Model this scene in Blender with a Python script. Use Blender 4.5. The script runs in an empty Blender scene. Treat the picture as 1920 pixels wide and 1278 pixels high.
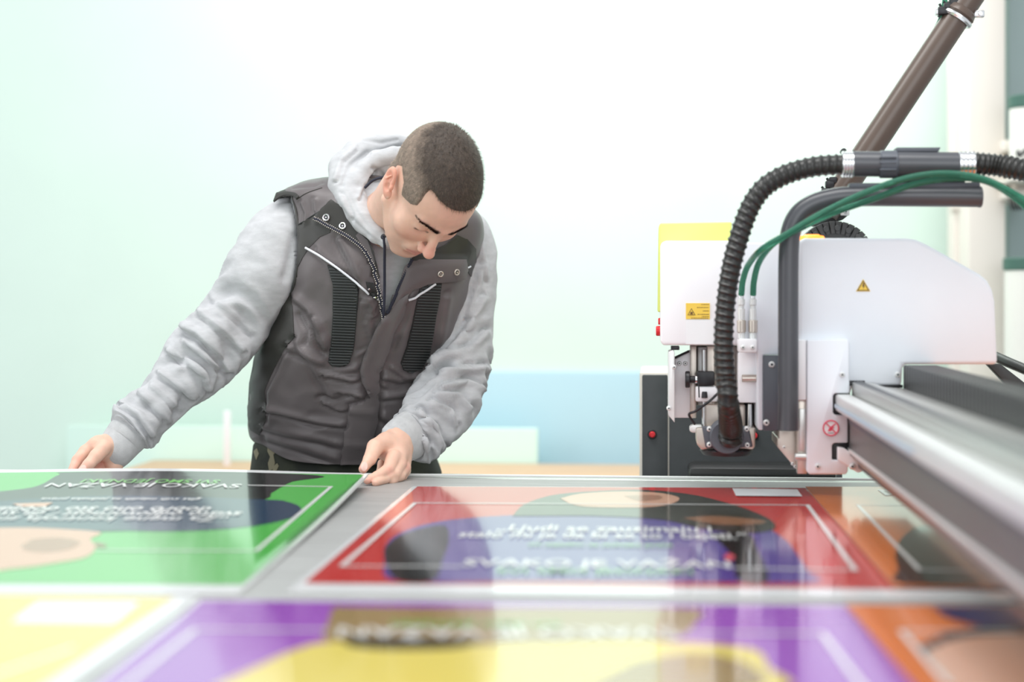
import bpy, bmesh, math, random
import numpy as np
from mathutils import Vector, Matrix, noise
from mathutils.geometry import delaunay_2d_cdt
from mathutils.bvhtree import BVHTree
random.seed(4); rng = np.random.default_rng(4)
S = bpy.context.scene; C = S.collection
F = 3000.0; HZ = 559.0; CAMZ = 1.228; TH = math.atan(268/F)
RT = np.array([math.cos(TH), math.sin(TH), 0.]); FW = np.array([-math.sin(TH), math.cos(TH), 0.]); UP = np.array([0, 0, 1.])
CAM = np.array([0, 0, CAMZ])
TZ = 0.90                                                    # table top height

# ---------------------------------------------------------------- measuring
def ray(px, py): return FW + RT*((px-960)/F) + UP*((HZ-py)/F)
def W(px, py, D): return CAM + ray(px, py)*D
def PY(px, py, Y): r = ray(px, py); return CAM + r*(Y/r[1])
def PZ(px, py, z): r = ray(px, py); return CAM + r*((z-CAMZ)/r[2])
def proj(V):
    V = np.asarray(V, float)-CAM; d = V@FW
    return 960+F*(V@RT)/d, HZ-F*V[..., 2]/d, d

# ---------------------------------------------------------------- materials
def mat(name, col, rough=.5, metal=0, spec=.5, noise_amt=0, nscale=40, bump=0, bscale=200, attr=None, sss=0, sheen=0, coat=0, emis=None, trans=0, stretch=None, col2=None, alpha=1, ior=None, wave=None):
    m = bpy.data.materials.new(name); m.use_nodes = True; nt = m.node_tree; b = nt.nodes['Principled BSDF']
    N = nt.nodes.new; L = nt.links.new
    b.inputs['Base Color'].default_value = (*col, 1); b.inputs['Roughness'].default_value = rough
    b.inputs['Metallic'].default_value = metal; b.inputs['Specular IOR Level'].default_value = spec
    if ior: b.inputs['IOR'].default_value = ior
    if coat: b.inputs['Coat Weight'].default_value = coat; b.inputs['Coat Roughness'].default_value = .08
    if sheen: b.inputs['Sheen Weight'].default_value = sheen; b.inputs['Sheen Roughness'].default_value = .6
    if sss:
        b.inputs['Subsurface Weight'].default_value = sss; b.inputs['Subsurface Radius'].default_value = (1, .35, .2)
        b.inputs['Subsurface Scale'].default_value = .012
    if trans: b.inputs['Transmission Weight'].default_value = trans
    if alpha < 1: b.inputs['Alpha'].default_value = alpha
    if emis: b.inputs['Emission Color'].default_value = (*emis[0], 1); b.inputs['Emission Strength'].default_value = emis[1]
    tc = N('ShaderNodeTexCoord'); vec = tc.outputs['Object']
    if stretch:
        mp = N('ShaderNodeMapping'); mp.inputs['Scale'].default_value = stretch; L(vec, mp.inputs[0]); vec = mp.outputs[0]
    base = None
    if attr:
        a = N('ShaderNodeAttribute'); a.attribute_name = attr; base = a.outputs['Color']
    if noise_amt or col2:
        n = N('ShaderNodeTexNoise'); n.inputs['Scale'].default_value = nscale; n.inputs['Detail'].default_value = 5
        L(vec, n.inputs['Vector'])
        mx = N('ShaderNodeMix'); mx.data_type = 'RGBA'
        if col2:
            rp = N('ShaderNodeMapRange'); rp.inputs[1].default_value = .4; rp.inputs[2].default_value = .6
            L(n.outputs[0], rp.inputs[0]); L(rp.outputs[0], mx.inputs['Factor'])
            mx.inputs['A'].default_value = (*col, 1); mx.inputs['B'].default_value = (*col2, 1)
        else:
            mx.blend_type = 'MULTIPLY'; mx.inputs['Factor'].default_value = 1
            rp = N('ShaderNodeMapRange'); rp.inputs[1].default_value = .25; rp.inputs[2].default_value = .75
            rp.inputs[3].default_value = 1-noise_amt; rp.inputs[4].default_value = 1+noise_amt*.4
            L(n.outputs[0], rp.inputs[0])
            if base: L(base, mx.inputs['A'])
            else: mx.inputs['A'].default_value = (*col, 1)
            L(rp.outputs[0], mx.inputs['B'])
        base = mx.outputs['Result']
    if base: L(base, b.inputs['Base Color'])
    if bump:
        bn = N('ShaderNodeTexNoise'); bn.inputs['Scale'].default_value = bscale; bn.inputs['Detail'].default_value = 4; L(vec, bn.inputs['Vector'])
        h = bn.outputs[0]
        if wave:
            wv = N('ShaderNodeTexWave'); wv.bands_direction = wave[0]; wv.inputs['Scale'].default_value = wave[1]; L(tc.outputs['Object'], wv.inputs[0]); h = wv.outputs['Fac']
        bp = N('ShaderNodeBump'); bp.inputs['Strength'].default_value = bump; bp.inputs['Distance'].default_value = .002
        L(h, bp.inputs['Height']); L(bp.outputs[0], b.inputs['Normal'])
    return m

M = {}
M['wall'] = mat('mint_paint', (.705, .855, .765), .7, noise_amt=.03, nscale=3)
M['dado'] = mat('pale_blue_paint', (.46, .67, .75), .6, noise_amt=.03, nscale=3)
M['mintboard'] = mat('mint_board', (.66, .86, .76), .5, noise_amt=.02, nscale=4)
M['bench'] = mat('light_wood', (.66, .44, .27), .5, noise_amt=.15, nscale=6, stretch=(1, 12, 12))
M['floor'] = mat('grey_floor', (.35, .36, .36), .5, noise_amt=.2, nscale=5)
M['ceil'] = mat('white_ceiling', (.85, .87, .86), .8)
M['cream'] = mat('cream_paint', (.80, .75, .68), .45, noise_amt=.03, nscale=4)
M['greywall'] = mat('grey_green_paint', (.33, .42, .42), .6, noise_amt=.05, nscale=4)
M['white'] = mat('white_powder_coat', (.84, .87, .92), .35, noise_amt=.015, nscale=20)
M['white2'] = mat('bright_white_plastic', (.90, .90, .92), .4)
M['lime'] = mat('lime_plastic', (.76, .86, .22), .4)
M['dark'] = mat('anthracite_paint', (.052, .058, .062), .45, noise_amt=.15, nscale=30, bump=.1, bscale=400)
M['black'] = mat('black_plastic', (.015, .015, .018), .4)
M['rubber'] = mat('black_rubber', (.022, .022, .02), .35, noise_amt=.2, nscale=60)
M['tube'] = mat('grey_tube_plastic', (.075, .078, .088), .3, noise_amt=.08, nscale=20)
M['slate'] = mat('slate_plate', (.09, .10, .12), .4)
M['bronze'] = mat('brown_pole_paint', (.10, .07, .055), .3, noise_amt=.1, nscale=15)
M['chrome'] = mat('bright_metal', (.75, .75, .76), .22, 1)
M['alu'] = mat('brushed_aluminium', (.60, .60, .58), .35, .75, noise_amt=.12, nscale=8, stretch=(1, .1, 8))
M['alulight'] = mat('pale_aluminium', (.76, .77, .76), .38, .3, noise_amt=.05, nscale=8)
M['webmetal'] = mat('dark_anodised_web', (.20, .195, .19), .4, .5, noise_amt=.15, nscale=6, stretch=(1, .2, 8))
M['alulow'] = mat('warm_metal', (.62, .56, .50), .35, .7, noise_amt=.15, nscale=25)
M['greenhose'] = mat('green_tubing', (.07, .29, .19), .1, trans=.6, ior=1.25)
M['red'] = mat('red_plastic', (.75, .02, .03), .3)
M['amber'] = mat('amber_lamp', (.8, .2, .02), .3, emis=((1, .28, .03), 2.2))
M['belt'] = mat('grey_woven_belt', (.40, .40, .395), .42, noise_amt=.3, nscale=22, stretch=(.35, 6, 1), bump=.25, bscale=300)
M['rail'] = mat('table_edge_aluminium', (.55, .56, .54), .3, .6, noise_amt=.1, nscale=20)
M['boardwhite'] = mat('white_board_print', (.88, .89, .90), .13, coat=.6)
M['boardcore'] = mat('board_core', (.7, .7, .68), .6)
def ink(name, c, r=.13): M[name] = mat(name, c, r, ior=1.6, coat=.5)
ink('ink_green', (.10, .52, .09)); ink('ink_red', (.62, .035, .03)); ink('ink_orange', (.80, .20, .025)); ink('ink_purple', (.33, .07, .50))
ink('ink_yellow', (.86, .66, .16)); ink('ink_navy', (.035, .03, .14)); ink('ink_black', (.012, .012, .012)); ink('ink_violet', (.10, .06, .30))
ink('ink_skin', (.75, .42, .28)); ink('ink_hair', (.035, .03, .018)); ink('ink_strand', (.30, .14, .07)); ink('ink_leaf', (.20, .62, .12)); ink('ink_teal', (.02, .05, .10))
ink('ink_mustard', (.84, .68, .14)); ink('ink_brown', (.36, .24, .10)); ink('ink_white', (.93, .93, .91)); ink('ink_label', (.9, .92, .95), .3)
ink('ink_darkbrown', (.14, .05, .02)); ink('ink_face_shade', (.45, .22, .13)); ink('ink_pink', (.8, .12, .16))
M['skin'] = mat('skin', (.7, .42, .32), .48, spec=.4, attr='col', noise_amt=.08, nscale=60, sss=.25, bump=.12, bscale=900)
M['nail'] = mat('fingernail', (.84, .56, .48), .25)
M['hair'] = mat('hair', (.03, .02, .015), .6, attr='col', noise_amt=.45, nscale=140, bump=.6, bscale=420)
M['brow'] = mat('eyebrow_hair', (.035, .02, .014), .6)
M['fleece'] = mat('grey_marl_fleece', (.50, .505, .52), .9, noise_amt=.16, nscale=42, stretch=(1, 1, 2.5), bump=.35, bscale=500, sheen=.1)
M['rib'] = mat('grey_rib_knit', (.50, .505, .51), .9, noise_amt=.15, nscale=80, bump=.3, bscale=500, sheen=.1)
M['vest'] = mat('brown_grey_nylon', (.112, .096, .098), .42, noise_amt=.12, nscale=14, bump=.1, bscale=700, sheen=.06)
M['webrib'] = mat('webbing_rib', (.055, .06, .06), .35)
M['vestdark'] = mat('black_olive_nylon', (.024, .023, .019), .42, noise_amt=.15, nscale=14, bump=.1, bscale=700, sheen=.04)
M['web'] = mat('black_webbing', (.018, .02, .02), .5, bump=.3, bscale=300)
M['reflect'] = mat('reflective_piping', (.72, .74, .78), .3)
M['camo'] = mat('dark_camouflage_cloth', (.018, .022, .016), .8, nscale=9, col2=(.05, .055, .035), bump=.2)
M['camospot'] = mat('camouflage_tan', (.22, .20, .13), .8)
M['cord'] = mat('navy_cord', (.012, .014, .03), .7)
M['shoe'] = mat('black_leather', (.02, .02, .02), .4)
M['roll'] = mat('cream_roll_vinyl', (.80, .80, .74), .45)
M['rollcap'] = mat('dark_green_cap', (.05, .13, .10), .5)
M['labelyellow'] = mat('yellow_label', (.9, .62, .08), .5)
M['labelink'] = mat('label_ink', (.12, .05, .02), .5)
M['labelpink'] = mat('label_red_ring', (.8, .08, .14), .5)
M['chain'] = mat('black_cable_chain_plastic', (.035, .036, .036), .42)
M['bluefilm'] = mat('blue_film', (.48, .60, .70), .4)

# ---------------------------------------------------------------- objects
org = {}
def thing(name, label, cat, loc, group=None):
    o = bpy.data.objects.new(name, None); C.objects.link(o); o.location = loc; o.empty_display_size = .05
    org[o] = np.array(loc, float); o['label'] = label; o['category'] = cat
    if group: o['group'] = group
    return o
def mk(name, V, Fc, m, parent=None, smooth=True, mi=None, attr=None, autos=None):
    V = np.asarray(V, float)
    o0 = org[parent] if parent else np.zeros(3)
    me = bpy.data.meshes.new(name)
    me.from_pydata((V-o0).tolist(), [], [tuple(int(i) for i in f) for f in Fc]); me.update()
    for mm in (m if isinstance(m, (list, tuple)) else [m]): me.materials.append(M[mm])
    if mi is not None: me.polygons.foreach_set('material_index', mi)
    if smooth: me.polygons.foreach_set('use_smooth', [True]*len(me.polygons))
    if attr is not None:
        ca = me.color_attributes.new('col', 'FLOAT_COLOR', 'POINT')
        ca.data.foreach_set('color', np.hstack([attr, np.ones((len(attr), 1))]).astype('f').ravel())
    if autos: me.set_sharp_from_angle(angle=autos)
    o = bpy.data.objects.new(name, me); C.objects.link(o)
    if parent: o.parent = parent
    org[o] = o0
    return o
def tag(o, label, cat, group=None):
    o['label'] = label; o['category'] = cat
    if group: o['group'] = group
    return o
def struct(o): o['kind'] = 'structure'; return o
class MB:
    """collects closed shapes into one mesh"""
    def __init__(s): s.v = []; s.f = []; s.m = []
    def add(s, V, Fc, mi=0):
        n = len(s.v); s.v += [tuple(map(float, v)) for v in V]; s.f += [tuple(i+n for i in f) for f in Fc]; s.m += [mi]*len(Fc); return s
    def bm(s, bm, mi=0):
        bm.verts.ensure_lookup_table(); bm.verts.index_update()
        s.add([v.co[:] for v in bm.verts], [[v.index for v in f.verts] for f in bm.faces], mi); bm.free(); return s
    def box(s, a, b, r=.002, mi=0):
        lo = np.minimum(a, b); hi = np.maximum(a, b); bm = bmesh.new(); bmesh.ops.create_cube(bm, size=1)
        for v in bm.verts: v.co = [lo[i]+(v.co[i]+.5)*(hi[i]-lo[i]) for i in range(3)]
        r = min(r, .4*min(hi-lo))
        if r > 1e-5: bmesh.ops.bevel(bm, geom=bm.edges[:], offset=r, segments=2, profile=.5, affect='EDGES')
        return s.bm(bm, mi)
    def prism(s, P, d, r=.002, mi=0):
        """P: 3-D polygon, extruded by the vector d"""
        bm = bmesh.new(); vs = [bm.verts.new(p) for p in P]; f = bm.faces.new(vs)
        e = bmesh.ops.extrude_face_region(bm, geom=[f]); bmesh.ops.translate(bm, verts=[x for x in e['geom'] if isinstance(x, bmesh.types.BMVert)], vec=Vector(d))
        bmesh.ops.recalc_face_normals(bm, faces=bm.faces[:])
        if r > 0:
            ed = [x for x in bm.edges if x.calc_face_angle(0) > .4]
            bmesh.ops.bevel(bm, geom=ed, offset=r, segments=3, profile=.5, affect='EDGES', clamp_overlap=True)
        return s.bm(bm, mi)
    def cyl(s, a, b, r0, r1=None, n=24, mi=0, bev=.15):
        r1 = r0 if r1 is None else r1; a = np.array(a, float); b = np.array(b, float); L = np.linalg.norm(b-a); w = (b-a)/L
        k = min(bev*min(r0, r1), .3*L)
        return s.tube([a, a+w*k, b-w*k, b], [r0-k, r0, r1, r1-k], n, mi)
    def tube(s, P, R, n=20, mi=0, caps=True, rfun=None, closed=False):
        P = np.array(P, float); m_ = len(P); R = np.full(m_, R) if np.isscalar(R) else np.array(R, float)
        T = np.gradient(P, axis=0); T /= np.linalg.norm(T, axis=1)[:, None]+1e-12
        u = np.cross(T[0], [0, 1, 0.01]); u = u/np.linalg.norm(u) if np.linalg.norm(u) > .1 else np.array([1., 0, 0])
        V = []; a = np.arange(n)*2*math.pi/n
        for i in range(m_):
            u = u-T[i]*(u@T[i]); u /= np.linalg.norm(u); v = np.cross(T[i], u)
            r = R[i] if rfun is None else R[i]*rfun(i, a)
            V.append(P[i]+np.outer(np.cos(a)*r, u)+np.outer(np.sin(a)*r, v))
        V = np.vstack(V); Fc = [(i*n+j, i*n+(j+1) % n, (i+1)*n+(j+1) % n, (i+1)*n+j) for i in range(m_-1) for j in range(n)]
        if caps: Fc += [tuple(range(n))[::-1], tuple(range((m_-1)*n, m_*n))]
        return s.add(V, Fc, mi)
    def build(s, name, m, parent=None, smooth=True, autos=.6): return mk(name, s.v, s.f, m, parent, smooth, s.m if isinstance(m, (list, tuple)) else None, None, autos)
def spline(P, n):
    P = np.array(P, float); k = len(P); Q = np.vstack([2*P[0]-P[1], P, 2*P[-1]-P[-2]]); out = []
    for t in np.linspace(0, k-1, n):
        i = min(int(t), k-2); u = t-i; a, b, c, d = Q[i:i+4]
        out.append(.5*((2*b)+(c-a)*u+(2*a-5*b+4*c-d)*u*u+(3*b-a-3*c+d)*u**3))
    return np.array(out)
def pxbox(mb, x0, y0, x1, y1, Y, dep, r=.002, mi=0):
    a = PY(x0, y0, Y); b = PY(x1, y1, Y); return mb.box(a, [b[0], Y+dep, b[2]], r, mi)
def pxpoly(pts, Y): return [PY(x, y, Y) for x, y in pts]
def screw(parent, px, py, Y, r=.005, m='alulight'):
    c = PY(px, py, Y); mb = MB(); mb.cyl(c+[0, .003, 0], c-[0, .004, 0], r, r*.8, 16, 0, .3); mb.cyl(c-[0, .0035, 0], c-[0, .0045, 0], r*.36, r*.36, 6, 1)
    return mb.build('screw', [m, 'black'], parent)

# ---------------------------------------------------------------- distance fields
def smin(a, b, k): h = np.clip(.5+.5*(b-a)/k, 0, 1); return b*(1-h)+a*h-k*h*(1-h)
def smax(a, b, k): return -smin(-a, -b, k)
def ell(P, c, r, R=None):
    q = P-np.array(c, 'f')
    if R is not None: q = q@np.array(R, 'f')
    r = np.array(r, 'f'); k0 = np.linalg.norm(q/r, axis=-1); k1 = np.linalg.norm(q/(r*r), axis=-1)+1e-9
    return k0*(k0-1)/k1
def rc(P, a, b, ra, rb):
    a = np.array(a, 'f'); b = np.array(b, 'f'); d = b-a; t = np.clip(((P-a)@d)/(d@d+1e-12), 0, 1)
    return np.linalg.norm(P-a-t[..., None]*d, axis=-1)-(ra+(rb-ra)*t)
def chain(P, pts, rad, k=.004):
    o = None
    for i in range(len(pts)-1):
        d = rc(P, pts[i], pts[i+1], rad[i], rad[i+1]); o = d if o is None else smin(o, d, k)
    return o
def nets(fn, lo, hi, h):
    lo = np.array(lo, 'f'); n = np.ceil((np.array(hi)-lo)/h).astype(int)+1
    ax = [lo[i]+h*np.arange(n[i], dtype='f') for i in range(3)]
    v = np.empty(n, 'f')
    for i in range(0, n[0], 16):
        g = np.stack(np.meshgrid(ax[0][i:i+16], ax[1], ax[2], indexing='ij'), -1).astype('f'); v[i:i+16] = fn(g)
    s = v < 0; c = (n-1); sm = np.zeros((*c, 3), 'f'); ct = np.zeros(c, 'f')
    for a in range(3):
        o = [i for i in range(3) if i != a]
        A = np.take(v, range(0, n[a]-1), a); B = np.take(v, range(1, n[a]), a); x = (A < 0) != (B < 0)
        t = np.where(x, A/(A-B+1e-20), 0)
        for p in (0, 1):
            for q in (0, 1):
                sl = [slice(None)]*3; sl[o[0]] = slice(p, p+c[o[0]]); sl[o[1]] = slice(q, q+c[o[1]]); sl = tuple(sl)
                xx = x[sl]; ct += xx; sm[..., a] += np.where(xx, t[sl], 0); sm[..., o[0]] += xx*p; sm[..., o[1]] += xx*q
    act = ct > 0; idx = -np.ones(c, int); idx[act] = np.arange(act.sum())
    cell = np.argwhere(act); V = lo+h*(cell+sm[act]/ct[act][:, None]); Q = []
    for a in range(3):
        o1, o2 = (a+1) % 3, (a+2) % 3
        sl0 = [slice(1, -1)]*3; sl0[a] = slice(0, n[a]-1); sl1 = [slice(1, -1)]*3; sl1[a] = slice(1, n[a])
        A = s[tuple(sl0)]; B = s[tuple(sl1)]; e = np.argwhere(A != B)
        if not len(e): continue
        base = e.copy(); base[:, o1] += 1; base[:, o2] += 1
        def cid(d1, d2): k = base.copy(); k[:, o1] -= d1; k[:, o2] -= d2; return idx[k[:, 0], k[:, 1], k[:, 2]]
        q = np.stack([cid(1, 1), cid(0, 1), cid(0, 0), cid(1, 0)], 1); ins = A[tuple(e.T)]
        q[~ins] = q[~ins][:, ::-1]; Q.append(q)
    return V, np.vstack(Q)
def inpoly(x, y, P):
    P = np.array(P, float); r = np.zeros(np.shape(x), bool); j = len(P)-1
    for i in range(len(P)):
        (xi, yi), (xj, yj) = P[i], P[j]
        r ^= ((yi > y) != (yj > y)) & (x < (xj-xi)*(y-yi)/(yj-yi+1e-12)+xi); j = i
    return r
def segdist(x, y, P):
    P = np.array(P, float); best = np.full(x.shape, 1e9); sg = np.ones(x.shape)
    for i in range(len(P)-1):
        a, b = P[i], P[i+1]; d = b-a; t = np.clip(((x-a[0])*d[0]+(y-a[1])*d[1])/(d@d+1e-9), 0, 1)
        dx = x-a[0]-t*d[0]; dy = y-a[1]-t*d[1]; q = np.hypot(dx, dy); c = d[0]*(y-a[1])-d[1]*(x-a[0])
        m = q < best; best = np.where(m, q, best); sg = np.where(m, np.sign(c), sg)
    return best, sg
def normals(V, Fc):
    Fc = np.array([f[:4] if len(f) >= 4 else (*f, f[-1]) for f in Fc]); a = V[Fc[:, 2]]-V[Fc[:, 0]]; b = V[Fc[:, 3]]-V[Fc[:, 1]]
    n = np.cross(a, b); N = np.zeros_like(V)
    for i in range(4): np.add.at(N, Fc[:, i], n)
    return N/(np.linalg.norm(N, axis=1)[:, None]+1e-12)
def sculpt(V, Fc, strokes):
    """strokes: (polyline in photo px, width px, height m, kind) kind 'r' ridge / groove, 'f' fold"""
    N = normals(V, Fc); x, y, d = proj(V); vd = V-CAM; vd /= np.linalg.norm(vd, axis=1)[:, None]
    fr = np.clip(-(N*vd).sum(1)*2.5+.3, 0, 1); disp = np.zeros(len(V))
    for P, w, h, k in strokes:
        q, sg = segdist(x, y, P); P = np.array(P, float)
        if k == 'f':
            s = q*sg; disp += fr*h*(np.exp(-(s/w)**2)-.9*np.exp(-((s-w*1.25)/(w*.55))**2))
        else: disp += fr*h*np.exp(-(q/w)**2)
    return V+N*disp[:, None]
def pn(p, s, off=0): return noise.noise(Vector((p[0]*s+off, p[1]*s, p[2]*s)))
def wrinkle(V, Fc, amp, s, off=0, st=(1, 1, 1)):
    N = normals(V, Fc); st = np.array(st)
    d = np.array([1-2*abs(noise.noise(Vector((v*st*s+off).tolist()))) for v in V])
    return V+N*((d-.6)*amp)[:, None]

# ================================================================ ROOM
BW = 5.0
o = struct(MB().box([-4, BW, -.01], [4.2, BW+.15, 3.2], 0).build('wall_back', 'wall', smooth=False))
o = struct(MB().box([-4.2, -3, -.1], [4.4, BW+.15, 0], 0).build('floor', 'floor', smooth=False))
wx = PY(1885, 400, BW)[0]
struct(MB().box([PY(1886, 0, 4.9)[0], 4.86, 0], [PY(2100, 0, 4.9)[0], 4.998, 3.1], 0).build('wall_right', 'greywall', smooth=False))
# pale blue painted panel low on the wall
a = PY(560, 695, BW-.012); b = PY(1330, 695, BW-.012)
mb = MB(); mb.box([a[0], BW-.012, .1], [b[0], BW-.001, a[2]], .003); struct(mb.build('trim_1', 'dado'))
# cream pillars
for n_, (x0, x1, Y, dp) in enumerate(((1787, 1818, 4.75, .1), (1816, 1886, 4.6, .3))):
    a = PY(x0, 100, Y); b = PY(x1, 100, Y); mb = MB(); mb.box([a[0], Y, 0], [b[0], Y+dp, 3.1], .008)
    if n_ == 0:
        mb.box([a[0]-.008, Y-.012, PY(0, 403, Y)[2]], [b[0]+.004, Y+.02, PY(0, 385, Y)[2]], .003)
    struct(mb.build('trim_%d' % (n_+2), 'cream'))
# mint board, bench, white post
a = PY(125, 797, 4.85); b = PY(1008, 797, 4.85)
mb = MB(); mb.box([a[0], 4.85, 0.0], [b[0], 4.88, a[2]], .004)
tag(mb.build('partition_board', 'mintboard'), 'long pale mint board standing upright behind the wooden bench', 'board')
a = PY(286, 862, 4.84); b = PY(1290, 862, 4.84)
bt = thing('bench', 'light wooden bench running along the back wall behind the man', 'bench', (a[0], 4.45, 0))
mb = MB(); mb.box([a[0], 4.45, a[2]-.05], [b[0], 4.84, a[2]], .003); mb.build('bench_top', 'bench', bt)
mb = MB(); mb.box([a[0]+.02, 4.48, a[2]-.16], [b[0]-.02, 4.50, a[2]-.05], .002); mb.build('apron', 'bench', bt)
for x in (a[0]+.04, b[0]-.09, (a[0]+b[0])/2):
    for y in (4.48, 4.78): mb = MB(); mb.box([x, y, 0], [x+.05, y+.05, a[2]-.05], .002); mb.build('leg', 'bench', bt)
a = PY(419, 770, 4.7); b = PY(429, 868, 4.45)
mb = MB(); mb.box([a[0], 4.7, PY(0, 862, 4.84)[2]], [a[0]+.018, 4.718, a[2]], .002)
tag(mb.build('white_post', 'white2'), 'slim white post standing on the bench left of the man', 'post')

# material rolls on the wall at the right
def roll(name, px, py0, py1, Y, r, label, cap=True):
    c = PY(px, py0, Y); e = PY(px, py1, Y); e[2] = 0 if py1 > 900 else e[2]; t = thing(name, label, 'roll', (c[0], c[1], e[2]), 'upright rolls of material at the right wall')
    mb = MB(); mb.cyl([c[0], c[1], e[2]], [c[0], c[1], c[2]-.03], r, r, 40, 0, .03); mb.build('vinyl', 'roll', t)
    if cap: mb = MB(); mb.cyl([c[0], c[1], c[2]-.035], c, r*1.06, r*1.06, 40, 0, .05); mb.build('end_cap', 'rollcap', t)
    return t
roll('material_roll', 1937, 180, 330, 4.45, .062, 'cream roll with dark green cap high beside the cream pillar')
roll('material_roll', 1935, 483, 1100, 4.45, .072, 'cream roll with dark green rim standing below the other roll')
a = PY(1886, 262, 4.5)
mb = MB(); pxbox(mb, 1884, 262, 1960, 282, 4.53, .1); pxbox(mb, 1884, 355, 1960, 372, 4.53, .1); pxbox(mb, 1905, 262, 1960, 372, 4.56, .29); pxbox(mb, 1896, 331, 1985, 338, 4.38, .2)
rh = tag(mb.build('roll_holder', 'cream'), 'cream wall bracket with black hooks between the two upright rolls', 'bracket')
for k in range(4): mb = MB(); mb.tube(spline([PY(1893+6*k, 371, 4.53), PY(1895+6*k, 384, 4.51), PY(1899+6*k, 393, 4.53)], 8), .003, 8); mb.build('hook', 'black', rh)
mb = MB(); mb.tube([PY(1908, 284, 4.38), PY(1908, 281, 4.55)], .004, 8); mb.tube(spline([PY(1908, 284, 4.38), PY(1911, 292, 4.37), PY(1925, 280, 4.37)], 10), .005, 8); mb.build('hook', 'black', rh)

# ================================================================ CUTTING TABLE
YF = PZ(1100, 894, TZ)[1]
XL, XR, YN = -1.9, 1.75, .55
tb = thing('cutting_table', 'large flatbed cutting table with grey woven belt surface', 'table', (0, 1.8, 0))
mb = MB(); mb.box([XL, YN, TZ-.006], [XR, YF-.045, TZ], .001); mb.build('conveyor_belt', 'belt', tb)
mb = MB(); mb.box([XL, YF-.046, TZ-.05], [XR, YF, TZ+.001], .003); mb.build('edge_rail', 'rail', tb)
mb = MB(); mb.box([XL, YF-.012, TZ+.0005], [XR, YF-.002, TZ+.004], .001); mb.build('edge_rail_lip', 'alulight', tb)
mb = MB(); mb.box([XL+.02, YN+.02, TZ-.22], [XR-.02, YF-.01, TZ-.007], .005); mb.build('table_body', 'dark', tb)
for x in (XL+.15, XR-.25):
    for y in (YN+.1, YF-.25): mb = MB(); mb.box([x, y, 0], [x+.1, y+.1, TZ-.22], .004); mb.build('leg', 'dark', tb)

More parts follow.
